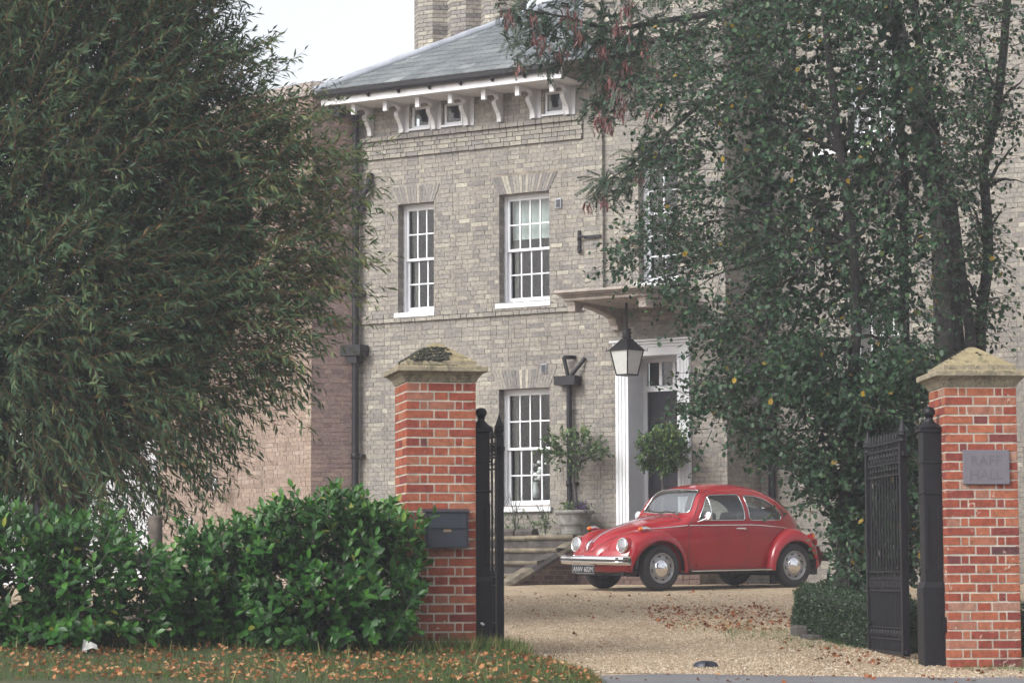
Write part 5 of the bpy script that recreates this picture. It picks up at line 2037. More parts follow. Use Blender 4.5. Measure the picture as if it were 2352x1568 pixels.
# deep inner leaves so that the heart of the crown is closed
m_ = 105000
q = sample_poly([(-420, -260), (480, -260), (430, 150), (480, 300), (560, 420), (590, 560), (560, 720), (460, 880), (340, 1000), (260, 1080), (180, 1130), (-420, 1150)], m_)
ip = at(q[:, 0], q[:, 1], 27.3 + rng.normal(0, .6, m_)) - base
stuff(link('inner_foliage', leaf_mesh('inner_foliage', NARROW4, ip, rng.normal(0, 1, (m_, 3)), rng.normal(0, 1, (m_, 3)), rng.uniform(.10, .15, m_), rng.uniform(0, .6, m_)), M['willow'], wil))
b = MB()
b.tube([(-.1, .1, -.3), (0, 0, .8), (.15, .1, 1.8), (.1, .1, 2.8)], [.24, .2, .17, .12], 10)
b.build('trunk', M['bark'], wil)
b = MB()
limbs(b, (.1, .1, 1.6), [tuple(at(x, y, Y) - base) for x, y, Y in ((560, 380, 26.6), (640, 620, 26.4), (420, 200, 26.8), (300, -80, 26.9), (480, 820, 26.4), (100, 300, 26.0), (180, 760, 25.8), (720, 420, 26.6), (60, -100, 26.4), (520, 60, 26.8))], .06)
b.build('limb', M['bark'], wil)

# ---- the dark broadleaf tree on the right: several stems
TB_ = (4.55, 28.0, .24)
tre = thing('broadleaf_tree', 'tall multi stemmed dark green tree with scattered yellow leaves before the house', 'tree', TB_)
TBv = np.array(TB_)


def px(x, y, Y):
    return tuple(at(x, y, Y) - TBv)


def stem(name, pts, r0, r1, mat):
    k = len(pts)
    return MB().tube([px(*p_) for p_ in pts], list(np.linspace(r0, r1, k)), 9).build(name, mat, tre)


stem('trunk', [(2222, 1330, 28.2), (2218, 1050, 28.2), (2206, 820, 28.2), (2190, 640, 28.2), (2172, 480, 28.2), (2150, 330, 28.2), (2120, 170, 28.2), (2100, 0, 28.2), (2080, -200, 28.2)], .070, .04, M['bark_d'])
stem('trunk', [(2236, 1330, 28.0), (2232, 900, 28.0), (2228, 760, 28.0), (2205, 600, 28.1), (2186, 440, 28.2)], .075, .045, M['bark_d'])
stem('trunk', [(2246, 1330, 28.4), (2250, 900, 28.4), (2252, 740, 28.4), (2270, 600, 28.4), (2268, 500, 28.4), (2258, 390, 28.4), (2290, 250, 28.4), (2305, 120, 28.4), (2318, -60, 28.4), (2330, -220, 28.4)], .072, .04, M['bark_d'])
stem('trunk', [(2085, 1330, 28.6), (2080, 900, 28.6), (2076, 600, 28.6), (2078, 400, 28.6), (2060, 200, 28.6), (2050, -150, 28.6)], .06, .04, M['bark_d'])
stem('trunk', [(1940, 1345, 27.2), (1938, 1150, 27.2), (1950, 950, 27.2), (1968, 760, 27.2), (1960, 560, 27.2), (1930, 350, 27.2), (1900, 100, 27.2), (1880, -150, 27.2)], .075, .03, M['bark_d'])
b = MB()
for base_, tips in (((2262, 430, 28.4), [(2225, 360, 28.3), (2340, 330, 28.2), (2352, 420, 28.1)]), ((2248, 700, 28.4), [(2195, 615, 28.3)]), ((2268, 560, 28.4), [(2300, 480, 28.3), (2225, 470, 28.3)]),
                    ((1960, 560, 27.2), [(1560, 470, 27.6), (1480, 560, 27.6), (1600, 660, 27.4), (1700, 760, 27.2), (1760, 420, 27.3), (2100, 380, 27.6)]),
                    ((1965, 780, 27.2), [(1650, 940, 27.2), (1580, 960, 27.2), (1700, 1010, 27.0), (1780, 1050, 27.0), (1860, 1060, 26.9), (2080, 800, 27.5)]),
                    ((1930, 350, 27.2), [(1600, 120, 27.6), (1540, 250, 27.6), (1700, -40, 27.6), (2100, 80, 27.6)]), ((2290, 250, 28.4), [(2352, 180, 28.2), (2240, 60, 28.3)]),
                    ((1945, 1000, 27.2), [(1840, 1110, 27.0), (1800, 1000, 27.0), (2010, 960, 27.3)])):
    b = MB()
    limbs(b, px(*base_), [px(*t__) for t__ in tips], .026, 7, .35)
    b.build('limb', M['bark_d'], tre)

REG = [  # polygon, twigs, mean depth, spread
    ([(1620, -260), (2290, -260), (2260, 120), (2180, 300), (2140, 560), (2100, 760), (2010, 830), (1880, 830), (1760, 790), (1680, 720), (1620, 640), (1590, 560), (1600, 440), (1650, 330), (1640, 200)], 2550, 27.5, .9),
    ([(1480, 110), (1640, 60), (1650, 330), (1600, 430), (1590, 600), (1520, 560), (1530, 470), (1590, 330), (1540, 260), (1500, 210)], 170, 27.5, .5),
    ([(1430, 560), (1480, 470), (1590, 430), (1620, 640), (1690, 720), (1640, 780), (1570, 700), (1500, 650), (1410, 625)], 260, 27.4, .5),
    ([(1640, 760), (1760, 780), (1880, 820), (2010, 820), (2090, 800), (2010, 960), (1890, 960), (1800, 930), (1700, 860)], 520, 27.2, .6),
    ([(1570, 920), (1640, 860), (1720, 860), (1700, 930), (1630, 970), (1590, 1010)], 95, 27.2, .35),
    ([(1700, 900), (1850, 940), (1900, 1000), (1870, 1090), (1790, 1060), (1700, 1050), (1660, 1000)], 120, 27.0, .4),
    ([(1830, 950), (2090, 830), (2110, 1330), (1900, 1345), (1895, 1220), (1850, 1180), (1830, 1090)], 900, 27.0, .45),
    ([(2010, 830), (2200, 760), (2190, 1340), (2000, 1340)], 300, 27.9, .5),
    ([(2290, -260), (2500, -260), (2500, 110), (2340, 150), (2285, 170)], 130, 28.2, .5),
    ([(2180, 190), (2280, 180), (2300, 260), (2230, 380), (2190, 560), (2170, 420)], 70, 28.3, .4),
    ([(2200, 430), (2250, 560), (2240, 740), (2210, 780), (2180, 640)], 30, 28.3, .3),
    ([(2310, 215), (2420, 200), (2420, 300), (2320, 280)], 26, 28.1, .3),
    ([(2110, 200), (2200, 200), (2190, 420), (2230, 620), (2235, 780), (2170, 780)], 130, 27.9, .2),
    ([(1480, 230), (1600, 200), (1600, 420), (1500, 430)], 60, 27.5, .3),
    ([(1760, 780), (2130, 780), (2100, 960), (1860, 980)], 300, 26.6, .3)]
PP, DDv = [], []
for poly, cnt, Ym, sp in REG:
    cnt = int(cnt * 1.8)
    q = sample_poly(poly, cnt)
    Y_ = Ym + rng.normal(0, sp, cnt)
    cl = np.sin(q[:, 0] / 31 + 1.7 * np.sin(q[:, 1] / 47)) + np.sin(q[:, 1] / 27 + 1.3 * np.sin(q[:, 0] / 39)) + .8 * np.sin(Y_ * 5 + q[:, 0] / 60)
    kp = rng.random(cnt) < np.clip(.62 + .38 * cl, .10, 1)
    kp &= ~((q[:, 0] > 1470) & (q[:, 0] < 1530) & (q[:, 1] > 410) & (q[:, 1] < 640) & (rng.random(cnt) < .55))
    q, Y_ = q[kp], Y_[kp]
    cnt = len(q)
    p_ = at(q[:, 0] + 22, q[:, 1], Y_)
    axis_x = np.interp(q[:, 1], [0, 600, 1300], [4.0, 3.9, 3.45])
    d_ = np.stack([p_[:, 0] - axis_x, p_[:, 1] - 27.5, np.full(cnt, .25)], 1)
    d_ = unit(d_) + rng.normal(0, .45, (cnt, 3)) + np.array([0, -.15, -.12])
    PP.append(p_)
    DDv.append(unit(d_))
p0 = np.vstack(PP)
d = np.vstack(DDv)
n = len(p0)
L = rng.uniform(.25, .60, n)
P = twig_paths(p0, d, L, rng.uniform(.02, .14, n))
stuff(link('twigs', twig_mesh('twigs', P - TBv, np.full(n, .0055)), M['twig_g'], tre))
lp_, lt = along(P, 9, .05)
lp_ = lp_.reshape(-1, 3) + rng.normal(0, .02, (n * 9, 3))
lt = lt.reshape(-1, 3)
side = unit(np.cross(lt, rng.normal(0, 1, lt.shape)))
ld = unit(lt * .5 + side + np.array([0, 0, -.25]))
ln = unit(rng.normal(0, .55, lt.shape) + np.array([0, -.45, 1]))
ls = .030 + .05 * rng.beta(1.6, 2.0, len(lp_))
ti = np.clip(rng.beta(2, 2.4, len(lp_)) * .96, 0, .95)
rw = rng.random(len(lp_))
ti = np.where(rw < .004, .985, np.where(rw < .014, .955, ti))
ls = np.where(ti > .97, rng.uniform(.05, .085, len(ls)), ls)
dd = np.argsort(lp_[:, 1] + rng.uniform(0, .8, len(lp_)))
sel_ = dd[:300]
msk = np.ones(len(lp_), bool)
msk[sel_] = False
stuff(link('foliage', leaf_mesh('foliage', ROUND, (lp_ - TBv)[msk], ld[msk], ln[msk], ls[msk], ti[msk]), M['broad'], tre))
leaf_objects('leaf', ROUND, lp_[sel_], ld[sel_], ln[sel_], ls[sel_], ti[sel_], M['broad_o'], tre)
m_ = 5500
q = sample_poly([(1680, -260), (2240, -260), (2170, 250), (2120, 560), (2070, 740), (1800, 740), (1700, 620), (1680, 300)], m_)
ip = at(q[:, 0], q[:, 1], 28.6 + rng.normal(0, .4, m_)) - TBv
m2 = 2600
q2_ = sample_poly([(1880, 900), (2090, 830), (2100, 1330), (1920, 1340), (1900, 1180)], m2)
ip = np.vstack([ip, at(q2_[:, 0], q2_[:, 1], 27.5 + rng.normal(0, .25, m2)) - TBv])
m_ += m2
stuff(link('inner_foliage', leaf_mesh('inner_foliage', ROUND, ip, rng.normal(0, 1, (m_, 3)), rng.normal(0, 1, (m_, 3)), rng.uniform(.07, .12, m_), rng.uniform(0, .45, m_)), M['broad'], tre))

# ---- locust with hanging brown pods, reaching in at the top
LB_ = (5.25, 31.5, .37)
loc = thing('locust_tree', 'feathery leaved tree with hanging red brown pods reaching across the slate roof', 'tree', LB_)
LBv = np.array(LB_)
RL = [([(1135, -260), (1560, -260), (1560, 60), (1480, 120), (1400, 130), (1300, 120), (1240, 90), (1150, 60)], 300, 31.2),
      ([(1150, 40), (1330, 60), (1310, 150), (1260, 170), (1170, 165)], 75, 31.2), ([(1320, 60), (1490, 70), (1470, 190), (1430, 260), (1390, 310), (1355, 280), (1335, 180)], 150, 31.0),
      ([(1340, 440), (1400, 395), (1470, 340), (1530, 300), (1500, 400), (1450, 450), (1380, 480)], 85, 30.8), ([(1480, 60), (1620, 60), (1620, 200), (1500, 190)], 70, 31.0), ([(1440, 240), (1540, 210), (1580, 300), (1480, 340)], 22, 31.0)]
PP = []
for poly, cnt, Ym in RL:
    q = sample_poly(poly, cnt)
    PP.append(at(q[:, 0] + 8, q[:, 1] - 16, Ym + rng.normal(0, .35, cnt)))
p0 = np.vstack(PP)
n = len(p0)
d = unit(rng.normal(0, .6, (n, 3)) + np.array([-.35, -.1, -.55]))
L = rng.uniform(.12, .22, n)
nsub = 3
p0r = np.repeat(p0, nsub, 0) + rng.normal(0, .05, (n * nsub, 3))
dr_ = unit(np.repeat(d, nsub, 0) + rng.normal(0, .55, (n * nsub, 3)))
P = twig_paths(p0r, dr_, np.repeat(L, nsub), rng.uniform(.01, .05, n * nsub), 4)
stuff(link('twigs', twig_mesh('twigs', P - LBv, np.full(n * nsub, .003)), M['twig_g'], loc))
lp_, lt = along(P, 10, .01)
nrm_t = unit(rng.normal(0, .5, (n * nsub, 1, 3)) + np.array([0, -.3, 1]))
sd = unit(np.cross(lt, nrm_t))
pos2 = np.concatenate([lp_, lp_], 1).reshape(-1, 3)
dir2 = np.concatenate([sd + .25 * lt, -sd + .25 * lt], 1).reshape(-1, 3) + np.array([0, 0, -.25])
nr2 = np.repeat(nrm_t, 20, 1).reshape(-1, 3)
m_ = len(pos2)
LEAFLET = (SMALL[0] * np.array([1, 1.15, 1]), SMALL[1])
stuff(link('foliage', leaf_mesh('foliage', LEAFLET, pos2 - LBv, dir2, nr2, rng.uniform(.026, .042, m_), np.clip(rng.beta(2, 2, m_), 0, 1)), M['locust'], loc))
pods = []
for (x, y, s_, c_) in ((1170, 40, 16, 16), (1240, 90, 16, 14), (1310, 30, 18, 16), (1290, 120, 10, 9), (1420, 60, 16, 16), (1385, 110, 12, 12), (1440, 150, 14, 16), (1400, 190, 12, 16), (1375, 270, 12, 14), (1425, 240, 14, 16), (1395, 285, 10, 12),
                      (1190, 150, 10, 10), (1225, 35, 9, 8), (1480, 110, 12, 10), (1470, 400, 10, 9), (1385, 460, 9, 8), (1350, 470, 7, 5), (1500, 250, 10, 6), (1520, 160, 8, 8), (1440, 10, 12, 10), (1330, 80, 8, 8)):
    for _ in range(int(c_ * 2.3)):
        pods.append(at(x + R.gauss(0, s_ * .75), y + R.gauss(0, s_ * .9), 30.5 + R.gauss(0, .12)))
pods = np.array(pods)
m_ = len(pods)
POD = (np.array([(0, 0, 0), (.3, -.09, .02), (.3, .09, -.02), (.75, -.10, .03), (.75, .10, .0), (1, .0, .04)]), np.array([(0, 1, 2), (1, 3, 2), (2, 3, 4), (3, 5, 4)]))
stuff(link('pods', leaf_mesh('pods', POD, pods - LBv, rng.normal(0, .22, (m_, 3)) + np.array([0, 0, -1]), rng.normal(0, 1, (m_, 3)), rng.uniform(.07, .12, m_), rng.uniform(0, 1, m_)), M['pod'], loc))


def lx(x, y, Y):
    return tuple(at(x, y, Y) - LBv)


MB().tube([(0, 0, -.3), lx(2175, 900, 31.5), lx(2160, 500, 31.5), lx(2080, 150, 31.5), lx(2020, -120, 31.5), lx(1960, -330, 31.5)], [.16, .14, .13, .11, .09, .07], 10).build('trunk', M['bark_d'], loc)
b = MB()
b.tube([lx(2060, 60, 31.5), lx(1850, -20, 31.4), lx(1650, 30, 31.3), lx(1520, 50, 31.2), lx(1400, 70, 31.2), lx(1300, 40, 31.2), lx(1190, 20, 31.2)], [.07, .06, .045, .035, .025, .018, .008], 8)
b.tube([lx(1650, 30, 31.3), lx(1560, 90, 31.2), lx(1470, 100, 31.0), lx(1425, 170, 31.0), lx(1395, 260, 31.0)], [.035, .028, .02, .014, .006], 7)
b.tube([lx(1400, 70, 31.2), lx(1350, 120, 31.1), lx(1345, 200, 31.0)], [.018, .012, .005], 6)
b.tube([lx(1850, -20, 31.4), lx(1650, 200, 31.1), lx(1540, 300, 30.9), lx(1460, 370, 30.8), lx(1390, 420, 30.8)], [.04, .032, .022, .014, .005], 7)
b.tube([lx(1300, 40, 31.2), lx(1240, 90, 31.2), lx(1180, 140, 31.2)], [.013, .01, .004], 6)
b.build('limb', M['bark_d'], loc)


# ---- laurel bushes along the verge
def laurel(label, poly, cnt, Ym, sp, seed, base_px, singles):
    x_, y_ = base_px
    bp_ = at(x_, y_, Ym)
    bp_[2] = float(verge_h(min(bp_[0], -.1), min(Ym, 22.5))) if bp_[0] < 0 else 0.02
    T = thing('laurel_bush', label, 'bush', tuple(bp_), 0, 'cherry laurel bushes along the verge')
    bv = bp_
    q = sample_poly(poly, cnt)
    Py = np.array(poly)
    cx, cy = Py.mean(0)
    Y_ = Ym + rng.normal(0, sp, cnt)
    p_ = at(q[:, 0], q[:, 1], Y_)
    zmin = bp_[2] + .08
    p_[:, 2] = np.maximum(p_[:, 2], zmin + rng.uniform(0, .1, cnt))
    ctr = at(cx, cy + 120, Ym + .1)
    d_ = unit(p_ - ctr) * np.array([1, 1.2, 1]) + np.array([0, -.2, .65]) + rng.normal(0, .28, (cnt, 3))
    d_ = unit(d_)
    L_ = rng.uniform(.14, .30, cnt)
    Pt = twig_paths(p_ - d_ * L_[:, None] * .6, d_, L_, rng.uniform(0, .03, cnt), 4)
    stuff(link('twigs', twig_mesh('twigs', Pt - bv, np.full(cnt, .006)), M['twig_g'], T))
    per_ = 9
    lp1, lt1 = along(Pt, per_, .03)
    f_ = np.linspace(0, 1, per_)[None, :, None]
    ang_ = (np.arange(per_) * 2.4)[None, :] + rng.uniform(0, 6.28, (cnt, 1))
    a_ = unit(np.cross(lt1, np.array([.2, .3, .93]) + 0 * lt1))
    b2_ = np.cross(lt1, a_)
    sd1 = a_ * np.cos(ang_)[..., None] + b2_ * np.sin(ang_)[..., None]
    ld1 = unit(sd1 * (1.15 - .55 * f_) + lt1 * (.45 + .65 * f_))
    ln1 = unit(lt1 * .9 - sd1 * .35 + np.array([0, -.15, .45]) + rng.normal(0, .15, lt1.shape))
    ls1 = (rng.uniform(.080, .130, (cnt, per_)) * (1.08 - .35 * np.linspace(0, 1, per_)[None])).ravel()
    lp1, ld1, ln1 = lp1.reshape(-1, 3), ld1.reshape(-1, 3), ln1.reshape(-1, 3)
    f1 = np.repeat(np.linspace(0, 1, per_)[None], cnt, 0).ravel()
    hgt = np.clip((lp1[:, 2] - zmin) / 1.0, 0, 1)
    t1 = np.clip(rng.beta(2.2, 2.6, len(lp1)) * .70 + .24 * f1 ** 2 * (.35 + .65 * hgt) * rng.random(len(lp1)) * 1.6, 0, .96)
    t1 = np.where(rng.random(len(lp1)) < .012, 1.0, t1)
    dd_ = np.argsort(lp1[:, 1] + rng.uniform(0, .35, len(lp1)))
    pxl = 1176 + 6000 * lp1[:, 0] / lp1[:, 1]
    dd_ = dd_[(pxl[dd_] > 3)]
    s_ = dd_[:singles]
    mk = np.ones(len(lp1), bool)
    mk[s_] = False
    stuff(link('foliage', leaf_mesh('foliage', OVAL, (lp1 - bv)[mk], ld1[mk], ln1[mk], ls1[mk], t1[mk]), M['laurel'], T))
    leaf_objects('leaf', OVAL, lp1[s_], ld1[s_], ln1[s_], ls1[s_], t1[s_], M['laurel_o'], T)
    b = MB()
    for k in range(7):
        tip = at(R.uniform(Py[:, 0].min() * .7 + cx * .3, Py[:, 0].max() * .7 + cx * .3), R.uniform(cy - 40, cy + 40), Ym + R.uniform(-.15, .15)) - bv
        b.tube([(R.uniform(-.12, .12), R.uniform(-.1, .1), -.05), tuple(tip * .5 + np.array([R.uniform(-.05, .05), 0, -.03])), tuple(tip)], [.016, .011, .005], 6)
    b.build('stem', M['bark_d'], T)
    return T


laurel('largest laurel bush, dense and rounded, pressed against the mailbox pier', [(590, 1480), (575, 1380), (565, 1250), (600, 1195), (640, 1165), (660, 1130), (720, 1150), (770, 1130), (820, 1140), (850, 1175), (895, 1160), (920, 1190), (985, 1185), (985, 1230), (960, 1290), (975, 1340), (950, 1400), (930, 1480), (860, 1495), (700, 1495)],
       640, 21.05, .22, 81, (770, 1500), 300)
laurel('low thin laurel in front of the wooden fence post', [(400, 1470), (385, 1340), (400, 1230), (430, 1215), (470, 1235), (490, 1195), (520, 1185), (560, 1195), (590, 1240), (600, 1380), (600, 1475), (500, 1480)],
       270, 21.25, .18, 82, (495, 1490), 260)
laurel('broad spreading laurel bush at the end of the verge under the willow', [(-260, 1520), (-260, 1150), (0, 1150), (60, 1160), (130, 1190), (215, 1195), (250, 1180), (285, 1225), (330, 1260), (370, 1275), (400, 1290), (390, 1440), (330, 1475), (200, 1490), (100, 1510)],
       760, 20.95, .24, 83, (150, 1515), 300)

# ---- clipped box hedge round the tree
hb = thing('box_hedge', 'low clipped box hedge curving round the foot of the dark tree', 'hedge', (3.3, 25, .1))
HBv = np.array([3.3, 25, .1])
path = np.array([(3.85, 28.4), (3.3, 28.1), (2.97, 27.2), (2.86, 26.2), (2.86, 25.2), (2.96, 24.2), (3.14, 23.3), (3.40, 22.75), (3.9, 22.5), (4.8, 22.5)])
tt_ = np.linspace(0, 1, len(path))
ff_ = np.linspace(0, 1, 60)
pth = np.stack([np.interp(ff_, tt_, path[:, 0]), np.interp(ff_, tt_, path[:, 1])], 1)
for _ in range(3):
    pth[1:-1] = (pth[:-2] + pth[1:-1] * 2 + pth[2:]) / 4
tn_ = unit(np.gradient(pth, axis=0))
nrm2 = np.stack([tn_[:, 1], -tn_[:, 0]], 1)      # points inward (to the tree) or outward


def hedge_h(y):
    return np.interp(y, [22, 24, 26, 29], [.50, .52, .60, .70])


core = []
HWd = .46
for i in range(60):
    zb_ = float(ground(*pth[i])) - .05
    zt_ = float(ground(*pth[i])) + float(np.interp(pth[i][1], [22, 24, 26, 29], [.43, .42, .40, .38])) - .035
    o1 = pth[i]
    o2 = pth[i] - nrm2[i] * HWd if (pth[i] - nrm2[i] * HWd - np.array([3.9, 26.5])) @ (pth[i] - nrm2[i] * HWd - np.array([3.9, 26.5])) < (pth[i] - np.array([3.9, 26.5])) @ (pth[i] - np.array([3.9, 26.5])) else pth[i] + nrm2[i] * HWd
    core += [(o1[0], o1[1], zb_), (o1[0], o1[1], zt_), (o2[0], o2[1], zt_), (o2[0], o2[1], zb_)]
core = np.array(core)
Fc = []
for i in range(59):
    for j in range(4):
        Fc.append((i * 4 + j, i * 4 + (j + 1) % 4, (i + 1) * 4 + (j + 1) % 4, (i + 1) * 4 + j))
Fc += [(0, 1, 2, 3), (59 * 4 + 3, 59 * 4 + 2, 59 * 4 + 1, 59 * 4)]
core_in = core.copy()
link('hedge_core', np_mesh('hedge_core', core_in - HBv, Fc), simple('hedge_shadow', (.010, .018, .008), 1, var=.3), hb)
m_ = 42000
i_ = rng.integers(0, 59, m_)
f_ = rng.random(m_)[:, None]
which = rng.choice([0, 1, 2], m_, p=[.55, .35, .10])
K4 = core.reshape(60, 4, 3)
E = K4[i_] * (1 - f_[..., None]) + K4[i_ + 1] * f_[..., None]
g_ = rng.random(m_)[:, None]
pp = np.where((which == 0)[:, None], E[:, 0] * (1 - g_) + E[:, 1] * g_, np.where((which == 1)[:, None], E[:, 1] * (1 - g_) + E[:, 2] * g_, E[:, 2] * (1 - g_) + E[:, 3] * g_))
outw = np.where((which == 0)[:, None], unit(E[:, 1] - E[:, 2]), np.where((which == 1)[:, None], np.array([0, 0, 1.0]), unit(E[:, 2] - E[:, 1])))
bumpy = .022 * np.sin(pp[:, 0] * 19 + pp[:, 2] * 13) + .02 * np.sin(pp[:, 1] * 15 + pp[:, 2] * 23)
pp = pp + outw * (rng.uniform(-.01, .045, m_) + bumpy)[:, None]
stuff(link('foliage', leaf_mesh('foliage', SMALL, pp - HBv, outw + rng.normal(0, .75, (m_, 3)) + np.array([0, 0, .3]), rng.normal(0, .7, (m_, 3)) + outw * .4 + np.array([0, -.2, .6]), rng.uniform(.017, .030, m_),
                             np.clip(rng.beta(2, 2.2, m_) * .8 + .25 * np.clip((pp[:, 2] - ground(pp[:, 0], pp[:, 1])) / .45 - .6, 0, .5), 0, 1)), M['boxh'], hb))
# edging stones at the foot of the hedge
for k, (x, y) in enumerate(((2.78, 25.15), (2.84, 24.65))):
    o = tag(MB().box(-.06, .06, -.17, .17, -.06, (.10, .045)[k]).build('kerb_stone', M['dark_stone'], None, .02), ('upright grey stone at the corner of the box hedge', 'low flat stone next to the upright stone at the hedge foot')[k], 'stone', 'stones edging the hedge bed')
    o.location = (x - .04, y, float(ground(x, y)))
    o.rotation_euler = (0, 0, math.radians((4, 12)[k]))

# ---- plants by the door
def shrub_ball(name, label, cat, u, w, z, rad, cnt, zc, stem_pts, mat, leafsz, tm, flat=1.0, sparse=False, per_=7, twl=(.1, .2)):
    T = thing(name, label, cat, hp(u, w, z), HA)
    c_ = np.array([0, 0, zc])
    dirs = unit(rng.normal(0, 1, (cnt, 3)))
    rr_ = rad * rng.uniform(.25 if not sparse else .1, .92, cnt) ** .5
    p_ = c_ + dirs * rr_[:, None] * np.array([1, 1, flat])
    d_ = unit(dirs * np.array([1, 1, .8]) + np.array([0, 0, .35]) + rng.normal(0, .35, (cnt, 3)))
    L_ = rng.uniform(*twl, cnt)
    Pt = twig_paths(p_, d_, L_, np.zeros(cnt), 3)
    stuff(link('twigs', twig_mesh('twigs', Pt, np.full(cnt, .004)), M['twig_g'], T))
    lp1, lt1 = along(Pt, per_, .05)
    lp1, lt1 = lp1.reshape(-1, 3), lt1.reshape(-1, 3)
    sd1 = unit(np.cross(lt1, rng.normal(0, 1, lt1.shape)))
    m1 = len(lp1)
    stuff(link('foliage', leaf_mesh('foliage', tm, lp1, sd1 * .9 + lt1 * .8, rng.normal(0, .5, (m1, 3)) + np.array([0, -.3, .9]), rng.uniform(*leafsz, m1), np.clip(rng.beta(2, 2, m1) + .22 * (lp1[:, 2] > zc + rad * .45), 0, 1)), mat, T))
    b = MB()
    b.tube(stem_pts, [.03, .027, .024, .02][:len(stem_pts)] if len(stem_pts) <= 4 else .022, 8)
    top = Vector(stem_pts[-1])
    for k in range(16 if sparse else 8):
        dv = unit(rng.normal(0, 1, 3) + np.array([0, 0, .5]))
        tip = c_ + dv * rad * .85 * np.array([1, 1, flat])
        b.tube([top, top.lerp(Vector(tip), .5) + Vector((R.uniform(-.03, .03), R.uniform(-.03, .03), .03)), tip], [.012, .009, .004], 5)
    b.build('stem', M['twig_g'], T)
    return T


shrub_ball('standard_shrub', 'thin open crowned standard shrub growing out of the stone urn', 'shrub', 1.02, .47, 1.73, .52, 150, .98, [(0, 0, -.05), (.03, 0, .25), (-.02, 0, .5), (.01, 0, .72)], M['bay'], (.05, .085), OVAL, .62, True, 7, (.08, .18))
bt = shrub_ball('bay_tree', 'round clipped bay lollipop tree standing in front of the black door', 'shrub', 2.66, .60, 1.36, .37, 330, 1.29, [(0, 0, .3), (.01, 0, .6), (-.01, 0, .95)], M['bay'], (.055, .085), OVAL, .95, False, 8, (.07, .13))
MB().lathe([(.02, 0), (.15, 0), (.20, .32), (.215, .34), (.20, .36), (.18, .33), (.02, .33)], 20).build('pot', M['urn'], bt)
# flowers in the urn
uf = thing('urn_flowers', 'low green and purple bedding plants filling the stone urn', 'plant', hp(1.02, .47, 1.72), HA)
m_ = 500
p_ = np.stack([rng.normal(0, .12, m_), rng.normal(0, .1, m_), rng.uniform(-.02, .16, m_)], 1)
stuff(link('foliage', leaf_mesh('foliage', OVAL, p_, rng.normal(0, 1, (m_, 3)) + np.array([0, 0, .4]), rng.normal(0, .6, (m_, 3)) + np.array([0, 0, 1]), rng.uniform(.03, .06, m_), rng.uniform(.2, 1, m_)), M['bay'], uf))
m_ = 260
p_ = np.stack([rng.uniform(.02, .27, m_), rng.normal(-.05, .09, m_), rng.uniform(0, .17, m_)], 1)
stuff(link('blossom', leaf_mesh('blossom', OVAL, p_, rng.normal(0, 1, (m_, 3)) + np.array([0, 0, .6]), rng.normal(0, .6, (m_, 3)) + np.array([0, -.3, 1]), rng.uniform(.03, .05, m_), rng.uniform(0, 1, m_)), M['flower_p'], uf))
# roses below the window
for k, (u, w, hgt) in enumerate(((-.10, .40, .52), (.42, .35, .40), (-.45, .40, .55))):
    lab = ('tall spindly rose in the bed under the ground floor window', 'short rose at the urn end of the bed under the window', 'rose beside the gate post in the bed under the window')[k]
    T = thing('rose_bush', lab, 'plant', hp(u, w, 1.38), HA, 'roses under the window')
    cnt = 26
    p_ = np.stack([rng.normal(0, .11, cnt), rng.normal(0, .06, cnt), rng.uniform(0, hgt, cnt) * rng.uniform(.3, 1, cnt)], 1)
    d_ = unit(np.stack([rng.normal(0, .5, cnt), rng.normal(0, .4, cnt), np.full(cnt, .8)], 1))
    Pt = twig_paths(p_, d_, rng.uniform(.08, .2, cnt), np.full(cnt, .02), 3)
    lp1, lt1 = along(Pt, 8, .05)
    lp1, lt1 = lp1.reshape(-1, 3), lt1.reshape(-1, 3)
    m1 = len(lp1)
    stuff(link('foliage', leaf_mesh('foliage', OVAL, lp1, rng.normal(0, 1, (m1, 3)), rng.normal(0, .5, (m1, 3)) + np.array([0, -.3, 1]), rng.uniform(.03, .06, m1), rng.uniform(.1, .9, m1)), M['bay'], T))
    b = MB()
    for j in range(8):
        b.tube([(0, 0, -.03), (R.uniform(-.06, .06), 0, hgt * .5), (R.uniform(-.22, .22), R.uniform(-.08, .08), hgt + R.uniform(0, .22))], [.006, .005, .003], 5)
    b.build('stem', M['twig_g'], T)
# vase of white flowers on the window board, inside
vz = thing('flower_vase', 'white flowers in a vase inside the ground floor window', 'flowers', hp(-.22, -.42, 2.0), HA)
MB().lathe([(.001, 0), (.05, 0), (.07, .12), (.04, .22), (.05, .26)], 14).build('vase', M['frost'], vz)
q = MB()
for k in range(16):
    q.ball((R.gauss(.03, .10), R.gauss(0, .05), R.uniform(.30, .58)), R.uniform(.025, .045), 8, .8)
stuff(q.build('blossom', M['flower_w'], vz))
